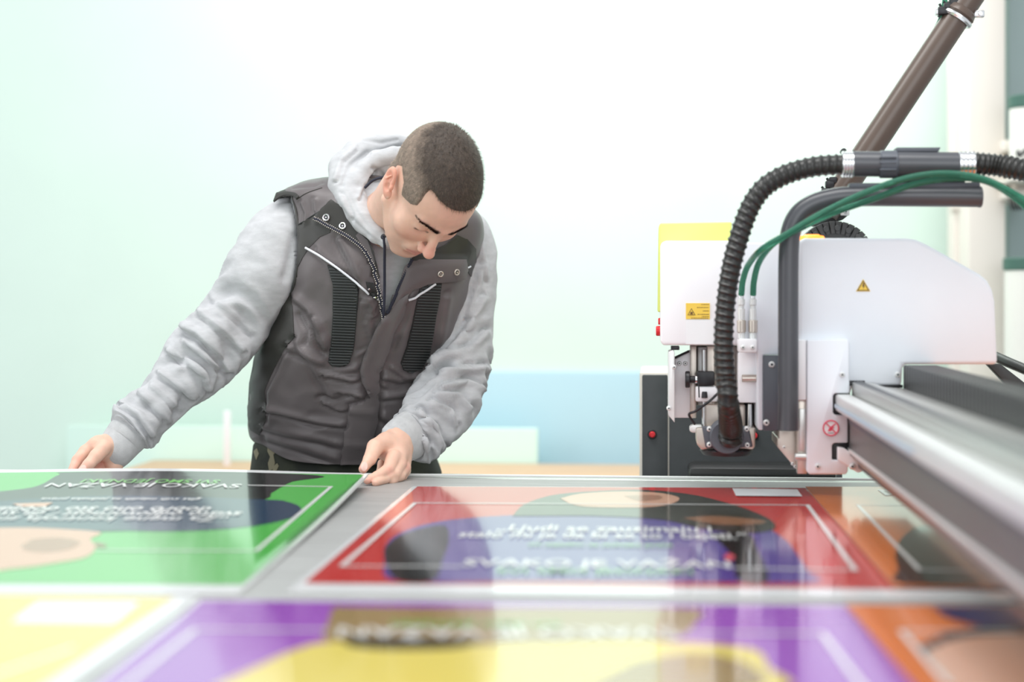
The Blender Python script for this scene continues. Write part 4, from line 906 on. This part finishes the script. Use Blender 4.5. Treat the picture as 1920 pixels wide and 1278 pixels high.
st_ = [([(700, 590), (695, 560), (655, 585), (650, 620)], 7, .004, 'f'),
       ([(545, 650), (590, 672), (640, 690), (700, 690)], 9, .006, 'f'), ([(612, 700), (660, 712), (700, 700)], 6, .007, 'f'), ([(640, 735), (690, 745)], 5, .006, 'f'),
       ([(598, 745), (630, 750), (655, 742)], 5, -.008, 'r'), ([(610, 755), (640, 768), (652, 764)], 5, .006, 'f'), ([(560, 640), (600, 700), (625, 745)], 10, .006, 'f'),
       ([(500, 765), (560, 780), (600, 790), (645, 795)], 7, .007, 'f'), ([(497, 800), (540, 812), (600, 822), (645, 835)], 8, .004, 'f'), ([(505, 820), (560, 836), (640, 862), (700, 872)], 9, .004, 'f'),
       ([(538, 648), (520, 690), (498, 735), (500, 790)], 3, -.003, 'r'), ([(546, 650), (528, 692), (506, 737), (508, 790)], 6, .004, 'r'),
       ([(556, 560), (580, 580), (600, 620), (612, 650)], 9, .005, 'f'), ([(560, 590), (575, 620), (572, 645)], 5, -.006, 'r'), ([(590, 600), (600, 640), (620, 665)], 6, .004, 'f'),
       ([(700, 560), (690, 600), (700, 640)], 7, .005, 'f'), ([(650, 540), (690, 560), (708, 600)], 6, .004, 'f'), ([(690, 655), (660, 668)], 5, .005, 'f'),
       ([(640, 450), (660, 490), (680, 540)], 9, .005, 'f'), ([(600, 470), (618, 490), (640, 505)], 8, .003, 'f'),
       ([(725, 640), (760, 560), (775, 540)], 12, .006, 'f'), ([(840, 560), (825, 640), (800, 700)], 9, .005, 'f'), ([(700, 700), (750, 712), (800, 705)], 7, .006, 'f'),
       ([(705, 745), (750, 740), (790, 728)], 7, .006, 'f'), ([(735, 690), (760, 705), (790, 700)], 5, .005, 'f'), ([(700, 770), (740, 790), (780, 780)], 9, .006, 'f'), ([(690, 670), (712, 690), (720, 720)], 7, .005, 'f'),
       ([(566, 380), (574, 400), (572, 418)], 4, .003, 'f'), ([(590, 375), (592, 395)], 4, .003, 'f'), ([(548, 352), (590, 348), (604, 342)], 3, -.002, 'r')]
V = sculpt(V, Fc, [(a, b, c*1.15, k) for a, b, c, k in st_]); V = V0+(V-V0)*msk[:, None]
x, y, d = proj(V); fc = np.array(Fc); fx_ = x[fc].mean(1); fy_ = y[fc].mean(1)
front = ((V[fc].mean(1)-CAM)*-1*0+0)[:, 0] == 0
kk = (np.arange(len(V)) % NA); isf = (kk[fc[:, 0]] < NA/2)
Vopen = [(660, 425), (683, 452), (692, 474), (702, 500), (709, 532), (715, 560), (720, 594), (733, 566), (748, 536), (765, 500), (772, 484), (800, 466), (825, 445), (835, 330), (640, 330), (640, 380)]
arm = [(500, 372), (546, 366), (556, 400), (560, 430), (560, 480), (556, 520), (544, 556), (528, 560), (500, 560)]
keep = ~(isf & inpoly(fx_, fy_, Vopen)) & ~(isf & inpoly(fx_, fy_, arm))
Fk = [Fc[i] for i in np.nonzero(keep)[0]]
vest = mk('vest', V, Fk, 'vest', pr)
md = vest.modifiers.new('s', 'SOLIDIFY'); md.thickness = .004; md.offset = -1
bvh = BVHTree.FromPolygons(V.tolist(), Fc)
def hit(x, y, tree=None):
    r = ray(x, y); r = r/np.linalg.norm(r); h = (tree or bvh).ray_cast(Vector(CAM), Vector(r)); return (np.array(h[0]), np.array(h[1])) if h[0] else (None, None)
def drape(name, P, m, off=.002, par=None, tree=None, sp=5, raise_=None, closed=True, dome=0):
    P = np.array(P, float)
    n = len(P); g = [Vector((a, b)) for a in np.arange(P[:, 0].min()+sp/2, P[:, 0].max(), sp) for b in np.arange(P[:, 1].min()+sp/2, P[:, 1].max(), sp) if inpoly(np.array(a), np.array(b), P)]
    # subdivide the outline
    O = []
    for i in range(n):
        a, b = P[i], P[(i+1) % n]; k = max(1, int(np.linalg.norm(b-a)/sp)); O += [a+(b-a)*j/k for j in range(k)]
    O = [Vector(o) for o in O]; n = len(O)
    r = delaunay_2d_cdt(O+g, [(i, (i+1) % n) for i in range(n)], [], 1, 1e-6); T = []; B = []
    xs = np.array([v.x for v in r[0]]); ys = np.array([v.y for v in r[0]]); ed, _ = segdist(xs, ys, np.vstack([P, P[:1]]))
    last = None
    for i, v in enumerate(r[0]):
        h, nn = hit(v.x, v.y, tree)
        if h is None: h, nn = (last if last else (W(v.x, v.y, 3.1), -FW))
        last = (h, nn); o_ = off+(raise_(v.x, v.y) if raise_ else 0)+dome*min(1, ed[i]/10)
        T.append(h+nn*o_); B.append(h-nn*.003)
    k = len(T); Fc = [tuple(f) for f in r[2]]; cnt = {}
    for f in Fc:
        for a, b in zip(f, f[1:]+f[:1]): cnt[(a, b)] = 1
    s = [(a, b, b+k, a+k) for (a, b) in cnt if (b, a) not in cnt]
    return mk(name, T+B, [f[::-1] for f in Fc]+[tuple(a+k for a in f) for f in Fc]+s, m, par or vest, autos=.9)
def dstroke(name, P, r, m, off=.0015, par=None, tree=None, n=None):
    P = spline([(*p, 0) for p in P], n or 30)[:, :2]; Q = []
    for a, b in P:
        h, nn = hit(a, b, tree)
        if h is not None: Q.append(h+nn*off)
    Q = np.array(Q); w_ = min(9, len(Q)//3*2-1)
    if w_ > 2:
        pd = np.vstack([2*Q[0]-Q[1:w_//2+1][::-1], Q, 2*Q[-1]-Q[-w_//2:-1][::-1]]) ; Q = np.stack([np.convolve(pd[:, k], np.ones(w_)/w_, 'valid') for k in range(3)], 1)
    mb = MB(); mb.tube(Q, r, 8); return mb.build(name, m, par or vest)
yl = drape('yoke', [(560, 421), (585, 405), (612, 389), (622, 383), (625, 400), (619, 436), (600, 444), (580, 464), (568, 482), (559, 500)], 'vestdark', .0012)
drape('yoke', [(866, 446), (876, 448), (892, 466), (893, 500), (884, 520), (878, 512), (872, 490), (866, 470)], 'vestdark', .0012)
drape('side_panel', [(545, 548), (549, 580), (552, 632), (540, 645), (531, 658), (515, 690), (500, 722), (496, 734), (499, 760), (498, 788), (487, 816), (470, 806), (464, 790), (469, 700), (476, 640), (500, 600)], 'vestdark', .0012, sp=6)
# collar: left side folded open
col_r = lambda x, y: .010*max(0, min(1, (y-378)/40))
cl_ = drape('collar', [(622, 377), (640, 388), (662, 410), (688, 440), (700, 470), (712, 520), (705, 505), (697, 488), (686, 470), (676, 459), (662, 446), (640, 434), (622, 424), (600, 413), (594, 408), (604, 394)], 'vestdark', .006, sp=4)
drape('collar_lining', [(668, 443), (674, 436), (690, 452), (700, 480), (706, 505), (697, 488), (682, 466)], 'vest', .0072, sp=4)
cr = drape('collar', [(772, 484), (800, 474), (835, 458), (856, 440), (872, 448), (880, 470), (874, 486), (868, 487), (790, 490), (775, 492)], 'vestdark', .006, sp=5)
cf = drape('collar_flap', [(758, 500), (775, 489), (800, 486), (868, 486), (871, 505), (867, 522), (848, 526), (822, 528), (800, 532), (778, 543), (762, 556), (744, 574), (733, 588), (730, 580), (744, 545)], 'vest', .008, sp=5, dome=.003)
# placket
def prise(x, y):
    o = 0
    for P_, w_, h_ in (([(716, 600), (694, 645), (680, 690), (690, 730)], 9, .006), ([(760, 560), (735, 620), (715, 680)], 10, .004), ([(655, 765), (700, 770)], 6, .004), ([(650, 830), (698, 835)], 6, .003)):
        q, _ = segdist(np.array([float(x)]), np.array([float(y)]), P_); o += h_*math.exp(-(q[0]/w_)**2)
    return o
pk = drape('placket', PATCH['placket'], 'vest', .009, sp=6, dome=.002, raise_=prise)
# webbing
def webbing(P, ys, name='webbing'):
    w_ = drape(name, P, 'web', .0035, sp=6); P = np.array(P)
    mb = MB()
    for y in np.arange(P[:, 1].min()+3, P[:, 1].max()-2, 5.2):
        xs = []
        for i in range(len(P)):
            a, b = P[i], P[(i+1) % len(P)]
            if (a[1] > y) != (b[1] > y): xs.append(a[0]+(b[0]-a[0])*(y-a[1])/(b[1]-a[1]))
        if len(xs) < 2: continue
        xs.sort(); x0, x1 = xs[0]+1.5, xs[-1]-1.5
        if x1-x0 < 4: continue
        Q = []
        for x in np.linspace(x0, x1, 8):
            h, nn = hit(x, y+ (x-x0)*.03)
            if h is not None: Q.append(h+nn*.0050)
        if len(Q) > 2: mb.tube(Q, .00125, 6)
    o = mb.build('webbing_ribs', 'webrib', w_)
    return w_
webbing(PATCH['web1'], 0)
webbing(PATCH['web2'], 0)
dstroke('reflective_piping', [(574, 465), (598, 477), (625, 494), (655, 516), (675, 533), (690, 550)], .0022, 'reflect', .004)
dstroke('reflective_piping', [(768, 561), (785, 551), (800, 542), (815, 531)], .0022, 'reflect', .006)
dstroke('reflective_piping', [(871, 503), (879, 498)], .0018, 'reflect', .004, n=6)
dstroke('armhole_piping', [(547, 366), (555, 395), (560, 430), (560, 475), (556, 520), (546, 552)], .0022, 'vestdark', 0)
dstroke('shoulder_seam', [(604, 352), (575, 362), (556, 374)], .0009, 'vestdark', .0005)
dstroke('yoke_seam', [(560, 421), (585, 405), (612, 389), (622, 383)], .0010, 'web', .001)
drape('pocket_tab', [(686, 528), (700, 530), (706, 548), (708, 562), (698, 558), (690, 548)], 'web', .005, sp=4)
drape('logo_patch', [(697, 548), (705, 550), (707, 562), (698, 560)], 'reflect', .0005, sp=4) if 0 else None
for a, b in ((690, 541), (699, 558), (706, 561)):
    h, nn = hit(a, b); mb = MB(); mb.cyl(h+nn*.004, h+nn*.008, .0022, .0018, 12); mb.build('eyelet', 'chrome', vest)
# zipper tape and teeth
zl = [(594, 410), (612, 421), (630, 431), (648, 441), (664, 452), (678, 464), (690, 480), (700, 502), (708, 530), (714, 558), (719, 590), (718, 610)]
zr = [(773, 488), (764, 503), (750, 532), (738, 558), (726, 584)]
for Z in (zl, zr):
    Pz = spline([(*p, 0) for p in Z], 90)[:, :2]; Q = []
    for i, (a, b) in enumerate(Pz):
        h, nn = hit(a, b)
        if h is not None: Q.append((h+nn*.0065, nn))
    mb = MB(); mb.tube([q[0] for q in Q], .0032, 8); zt_ = mb.build('zipper', 'cord', vest)
    mb = MB(); L = 0
    for (p, n1), (q, n2) in zip(Q[:-1], Q[1:]):
        t = q-p; l = np.linalg.norm(t); t /= l; sd = np.cross(t, n1); k = 0
        while L < l:
            c = p+t*L; e = sd*.0030; w2 = t*.0009
            for s1 in (1, -1) if Z is zl else (1,): mb.box(c+e*s1*.9+n1*.0015-.0010, c+e*s1*.9+n1*.0015+.0010, .0003)
            L += .0040
        L -= l
    mb.build('zipper_teeth', 'alulow' if Z is zl else 'cord', zt_)
# snaps
def snap(x, y, col='chrome', off=.010, r=.0062):
    h, nn = hit(x, y); h = h+nn*off; mb = MB(); n = 28; u = np.cross(nn, [0, 0, 1]); u /= np.linalg.norm(u); v = np.cross(nn, u)
    ring = [h+(u*math.cos(t)+v*math.sin(t))*r*.78 for t in np.arange(n+1)*2*math.pi/n]; mb.tube(ring, .0016, 8, 0, False)
    mb.cyl(h-nn*.004, h, r*.75, r*.75, 24, 1); mb.cyl(h, h+nn*.002, r*.30, r*.25, 16, 0); mb.build('snap_button', [col, 'black'], vest)
snap(614.5, 409.5, r=.0072, off=.009); snap(644, 425, r=.0068, off=.009); snap(821.5, 512, 'alulow', .0125, .0058); snap(849.5, 508.5, 'alulow', .0125, .0062)
# shoulder flap over his right sleeve
mb = MB(); P = [W(604, 337, 3.14), W(575, 346, 3.12), (W(540, 356, 3.10)), W(520, 362, 3.09)]; Q = [W(556, 372, 3.03), W(548, 366, 3.04), W(530, 366, 3.06), W(513, 378, 3.07)]
R0 = [W(600, 346, 3.20), W(575, 352, 3.19), W(545, 364, 3.18), W(518, 386, 3.16)]
vs = []; n = 14
for k in range(n):
    t = k/(n-1); f = lambda A: spline(A, n)[k]
    a, b, c = spline(P, n)[k], spline(Q, n)[k], spline(R0, n)[k]; vs += [b, a*.75+b*.25+UP*.003, a, a*.6+c*.4, c]
Fc = [(k*5+j, k*5+j+1, (k+1)*5+j+1, (k+1)*5+j) for k in range(n-1) for j in range(4)]
o = mk('shoulder_flap', vs, Fc, 'vestdark', vest); m_ = o.modifiers.new('s', 'SOLIDIFY'); m_.thickness = .004; m_.offset = 0

# ---- sleeves
def sleeve(name, ST, m, n=150, na=96, amp=.0, fn=None, par=None, strokes=(), flat=.92):
    Q = spline(ST, n); P = np.array([W(q[0], q[1], q[2]) for q in Q]); R = np.array([q[3]*q[2]/F for q in Q]); a = np.arange(na)*2*math.pi/na
    T = np.gradient(P, axis=0); T /= np.linalg.norm(T, axis=1)[:, None]; V = []
    for i in range(n):
        v = FW-T[i]*(FW@T[i]); v /= np.linalg.norm(v); u = np.cross(T[i], v); r = R[i]*np.ones(na)
        if fn: r = r+fn(i/(n-1), a)
        V.append(P[i]+np.outer(np.cos(a)*r, u)+np.outer(np.sin(a)*r*flat, v))
    V = np.vstack(V); Fc = [(i*na+j, (i+1)*na+j, (i+1)*na+(j+1) % na, i*na+(j+1) % na) for i in range(n-1) for j in range(na)]
    N = normals(V, Fc)
    # orient outwards
    c = np.repeat(P, na, axis=0)
    if ((V-c)*N).sum() < 0: Fc = [f[::-1] for f in Fc]
    if strokes: V = sculpt(V, Fc, strokes)
    return V, Fc
def folds(seed, env):
    r_ = random.Random(seed)
    def fn(t, a):
        o = np.zeros_like(a)
        e = env(t)
        for k in range(len(a)):
            x = noise.noise(Vector((t*17+1.3*math.sin(a[k]+seed), math.cos(a[k])*.9+seed, math.sin(a[k])*.9))); y_ = noise.noise(Vector((t*7, math.cos(a[k])*1.5+seed*2, math.sin(a[k])*1.5)))
            o[k] = e*(1-t**14)*((1-2.2*math.sqrt(x*x+.006))*.011+y_*.008)
        return o
    return fn
envR = lambda t: .35+1.0*math.exp(-((t-.52)/.2)**2)+.9*math.exp(-((t-.88)/.13)**2)
SR = [(640, 425, 3.16, 60), (590, 430, 3.14, 68), (540, 458, 3.115, 80), (494, 524, 3.095, 76), (450, 580, 3.085, 61), (406, 640, 3.065, 60), (362, 685, 3.045, 53), (318, 735, 3.02, 43), (268, 786, 2.99, 42), (246, 806, 2.98, 43), (238, 814, 2.975, 37)]
kr = [([(345, 612), (372, 625), (400, 650), (428, 692)], 8, .008, 'f'), ([(318, 660), (350, 675), (385, 705), (392, 728)], 7, .006, 'f'), ([(375, 585), (420, 620), (455, 655)], 7, .006, 'f'), ([(300, 700), (330, 720), (362, 745)], 6, .006, 'f'), ([(285, 725), (310, 745), (335, 765)], 6, .005, 'f'),
      ([(230, 758), (262, 778), (285, 815)], 6, .005, 'f'), ([(345, 640), (375, 660), (410, 690)], 5, .005, 'f'), ([(400, 560), (440, 590), (470, 620)], 7, .004, 'f'), ([(552, 440), (545, 480), (535, 520)], 8, -.006, 'r'), ([(262, 735), (300, 775), (318, 790)], 5, .005, 'f')]
V, Fc = sleeve('s', SR, 'fleece', fn=folds(3, envR), strokes=[(a, b, c*1.4, k) for a, b, c, k in kr])
x, y, d = proj(V); ah = np.interp(y, [360, 400, 430, 480, 520, 560, 620], [548, 556, 560, 560, 556, 542, 500]); push = np.clip((x-ah+4)/8, 0, 1)*np.clip((640-y)/60, 0, 1)
V = V+np.outer(push*.075, FW); sl = mk('hoodie_sleeve', V, Fc, 'fleece', pr)
V, Fc = sleeve('c', [(246, 806, 2.98, 36), (240, 814, 2.975, 39.5), (230, 826, 2.97, 38), (218, 841, 2.96, 36), (214, 846, 2.958, 34.5), (216, 843, 2.96, 31), (226, 832, 2.968, 30)], 'rib', 60, 90)
mk('cuff', V, Fc, 'rib', sl)
envL = lambda t: .3+1.1*math.exp(-((t-.60)/.18)**2)+.7*math.exp(-((t-.9)/.12)**2)
SL = [(790, 430, 3.17, 50), (840, 440, 3.165, 60), (868, 462, 3.165, 60), (866, 540, 3.165, 63), (861, 620, 3.15, 57), (856, 680, 3.12, 58), (842, 735, 3.08, 57), (815, 780, 3.03, 52), (790, 806, 3.00, 49), (776, 817, 2.985, 48), (770, 820, 2.98, 42)]
kl = [([(905, 560), (880, 610), (850, 650), (815, 680)], 8, .008, 'f'), ([(910, 625), (880, 655), (840, 668), (805, 690)], 7, .008, 'f'), ([(912, 690), (870, 690), (830, 700)], 7, .008, 'f'), ([(905, 728), (870, 715), (830, 725)], 6, .007, 'f'), ([(880, 765), (860, 740), (820, 738)], 6, .006, 'f'),
      ([(855, 795), (845, 770), (810, 755)], 6, .006, 'f'), ([(900, 440), (905, 480), (912, 520)], 5, .004, 'f'), ([(905, 500), (895, 540), (880, 590)], 7, .006, 'f'), ([(830, 835), (815, 800), (785, 770)], 6, .006, 'f'), ([(805, 862), (800, 830), (770, 790)], 5, .005, 'f')]
V, Fc = sleeve('s', SL, 'fleece', fn=folds(8, envL), strokes=[(a, b, c*1.4, k) for a, b, c, k in kl]); sl = mk('hoodie_sleeve', V, Fc, 'fleece', pr)
V, Fc = sleeve('c', [(784, 808, 2.995, 38), (775, 813, 2.988, 46), (764, 819, 2.975, 45), (750, 827, 2.955, 42), (741, 832, 2.945, 38.5), (743, 831, 2.948, 34), (758, 822, 2.965, 30)], 'rib', 60, 90)
mk('cuff', V, Fc, 'rib', sl)

# ---- hood
HP = [([(722, 452, 2.955, 10), (706, 440, 2.965, 15), (684, 415, 2.99, 22), (663, 385, 3.02, 29), (648, 350, 3.05, 33), (650, 315, 3.08, 32), (672, 290, 3.10, 28), (706, 272, 3.11, 17), (745, 262, 3.12, 10), (790, 270, 3.12, 10)], .003),
      ([(664, 372, 3.02, 14), (668, 342, 3.03, 15), (682, 316, 3.05, 15), (706, 298, 3.07, 15), (740, 291, 3.07, 16), (790, 290, 3.08, 18)], .0015),
      ([(676, 345, 3.09, 12), (700, 326, 3.09, 13), (722, 314, 3.09, 12), (750, 318, 3.09, 12)], .002),
      ([(684, 335, 3.12, 12), (690, 320, 3.12, 16), (740, 318, 3.13, 20), (800, 330, 3.13, 24)], .003),
      ([(640, 360, 3.12, 26), (660, 320, 3.14, 30), (720, 300, 3.17, 34), (780, 310, 3.17, 28), (815, 345, 3.15, 24)], .012),
      ([(724, 455, 2.955, 9), (742, 458, 2.97, 9), (765, 456, 2.98, 9), (800, 440, 3.0, 10)], .008)]
CH = [([W(x, y, D) for x, y, D, r in ch], [r*D/F for x, y, D, r in ch], k) for ch, k in HP]; ap = np.array([p for c in CH for p in c[0]]); ctr = ap.mean(0)
def hf(P):
    o = None
    for pts, rad, k in CH: d = chain(P, [p-ctr for p in pts], rad, .006); o = d if o is None else smin(o, d, k)
    return o
V, Q_ = nets(hf, ap.min(0)-ctr-.05, ap.max(0)-ctr+.05, .0028); V = V+ctr; N = normals(V, Q_)
V = V+N*np.array([noise.noise(Vector(v*[14, 14, 14]))*.0035+noise.noise(Vector(v*32))*.0012 for v in V])[:, None]
V = sculpt(V, Q_, [([(715, 447), (690, 425), (668, 395), (652, 360)], 4, -.002, 'r'), ([(640, 390), (660, 412), (690, 440), (715, 458)], 4, -.0025, 'r'), ([(640, 345), (655, 310), (690, 285)], 5, -.005, 'r'), ([(700, 315), (712, 322), (722, 335)], 4, -.006, 'r'),
    ([(628, 335), (640, 300), (665, 278)], 5, .004, 'f'), ([(672, 370), (680, 345), (700, 325)], 4, .004, 'f'), ([(685, 262), (715, 268), (745, 262)], 4, -.004, 'r'), ([(655, 405), (640, 370)], 6, .003, 'f')])
hood = mk('hood', V, Q_, 'fleece', pr)
hb = BVHTree.FromPolygons(V.tolist(), Q_.tolist())
# drawstring and eyelet
h, nn = hit(719, 443, hb)
if h is not None:
    mb = MB(); mb.cyl(h-nn*.002, h+nn*.0015, .0058, .005, 20); mb.build('drawstring_eyelet', 'black', hood)
P = [h+nn*.002 if h is not None else W(719, 443, 2.94)]+[W(x, y, D) for x, y, D in ((721, 460, 2.945), (721, 500, 2.955), (721, 540, 2.965), (720, 575, 2.97), (719, 590, 2.975))]
mb = MB(); mb.tube(spline(P, 40), .0026, 10); mb.build('drawstring', 'cord', hood)
mb = MB(); mb.tube(spline([W(x, y, D) for x, y, D in ((684, 352, 3.0), (700, 338, 2.995), (722, 331, 2.985), (735, 329, 2.98))], 20), .0025, 8); mb.build('tag_loop', 'cord', hood)
# ---- trousers and shoes
RT_ = [(486, 812, 806, 822, 3.245, .120, 0), (474, 850, 816, 858, 3.25, .128, 0), (468, 890, 828, 892, 3.25, .130, 0), (466, 950, 832, 950, 3.25, .130, 0)]
V, Fc = loft(RT_, 40, 110); V = wrinkle(V, Fc, .006, 9, 2, (1, 1, 1.5)); n = len(V); mb = MB(); mb.add(V, Fc); mb.add(V[:110], [tuple(range(110))])
for sgx, x in ((-1, 560), (1, 735)):
    mb.tube(spline([W(x, 900, 3.25), W(x, 950, 3.25), W(x-sgx*2, 1200, 3.26), W(x, 1450, 3.27), W(x, 1650, 3.27), W(x, 1705, 3.27)], 40), [.1, .1, .1, .098]+list(np.linspace(.095, .07, 32))+[.07]*4, 28)
tr = mb.build('trousers', 'camo', pr)
tb_ = BVHTree.FromPolygons(V.tolist(), Fc)
for P in ([(502, 833), (508, 830), (512, 838), (520, 846), (513, 852), (516, 868), (511, 880), (505, 882), (503, 868), (507, 856), (502, 846)], [(512, 874), (520, 868), (523, 873), (519, 882), (512, 884)], [(476, 846), (482, 840), (486, 850), (481, 862)]):
    drape('camouflage_patch', P, 'camospot', .0012, tr, tb_, 4)
for x in (560, 735):
    c = W(x, 1740, 3.27); V_ = MB(); V_.box([c[0]-.05, c[1]-.19, 0], [c[0]+.05, c[1]+.10, .03], .01); V_.prism([[c[0]-.045, c[1]-.18, .03], [c[0]-.045, c[1]+.09, .03], [c[0]-.045, c[1]+.09, .11], [c[0]-.045, c[1]-.05, .11], [c[0]-.045, c[1]-.15, .06]], (.09, 0, 0), .02); V_.build('shoe', 'shoe', pr)

# finger nails
def nail(x, y, D, rx, rz, tx, nrm):
    c = W(x, y, D); n = np.array(nrm, float); n /= np.linalg.norm(n); t = np.array(tx, float); t -= n*(t@n); t /= np.linalg.norm(t); b = np.cross(n, t)
    V = [c+n*.0012]; k = 16
    for r_ in (.6, 1.0):
        for j in range(k):
            a = 2*math.pi*j/k; V.append(c+t*rx*r_*math.cos(a)+b*rz*r_*math.sin(a)+n*(.0012-.0016*r_*r_))
    Fc = [(0, 1+j, 1+(j+1) % k) for j in range(k)]+[(1+j, 1+k+j, 1+k+(j+1) % k, 1+(j+1) % k) for j in range(k)]
    mk('fingernail', V, Fc, 'nail', pr)
nail(683, 874, 2.817, .0085, .0060, W(681, 884, 2.82)-W(688, 866, 2.84), -FW*.9+UP*.25-RT*.2)
nail(155, 879, 2.862, .0080, .0058, W(153, 884, 2.87)-W(160, 874, 2.88), -FW*.9+UP*.3+RT*.1)

# ================================================================ CAMERA AND LIGHT
cd = bpy.data.cameras.new('camera'); co = bpy.data.objects.new('camera', cd); C.objects.link(co); S.camera = co
co.location = CAM; co.rotation_euler = (math.pi/2, 0, TH); cd.sensor_width = 36; cd.lens = F/1920*36; cd.shift_y = -(639-HZ)/1920; cd.clip_start = .02
cd.dof.use_dof = True; cd.dof.focus_distance = 2.93; cd.dof.aperture_fstop = 1.8; cd.dof.aperture_blades = 9
w = bpy.data.worlds.new('world'); S.world = w; w.use_nodes = True; bg = w.node_tree.nodes['Background']; bg.inputs[0].default_value = (.93, .97, 1, 1); bg.inputs[1].default_value = .90
def area(name, loc, to, size, power, col=(1, 1, 1)):
    l = bpy.data.lights.new(name, 'AREA'); l.shape = 'RECTANGLE'; l.size, l.size_y = size; l.energy = power; l.color = col
    o = bpy.data.objects.new(name, l); C.objects.link(o); o.location = loc; o.rotation_euler = (Vector(to)-Vector(loc)).to_track_quat('-Z', 'Y').to_euler(); return o
area('wall_hotspot_fill', (-.1, 4.35, 3.15), (-.1, 5.0, 2.35), (.9, .25), 31, (1, 1, 1))  # unseen lamp added to burn the upper wall out to white
area('ceiling_light_table', (-.4, 2.2, 3.2), (-.2, 2.9, .9), (2.4, .8), 45, (1, .99, .97))
area('window_light', (-3.6, 1.4, 2.2), (0, 3, 1), (1.6, 2.0), 30, (.95, .98, 1))
area('front_fill', (.9, -1.6, 2.3), (.5, 2.8, 1.1), (3.0, 1.8), 45, (.94, .98, 1))  # added fill behind the camera, brightens the white covers and the man
S.view_settings.view_transform = 'Standard'; S.view_settings.look = 'None'; S.view_settings.exposure = 0; S.view_settings.gamma = 1; S.view_settings.use_curve_mapping = False
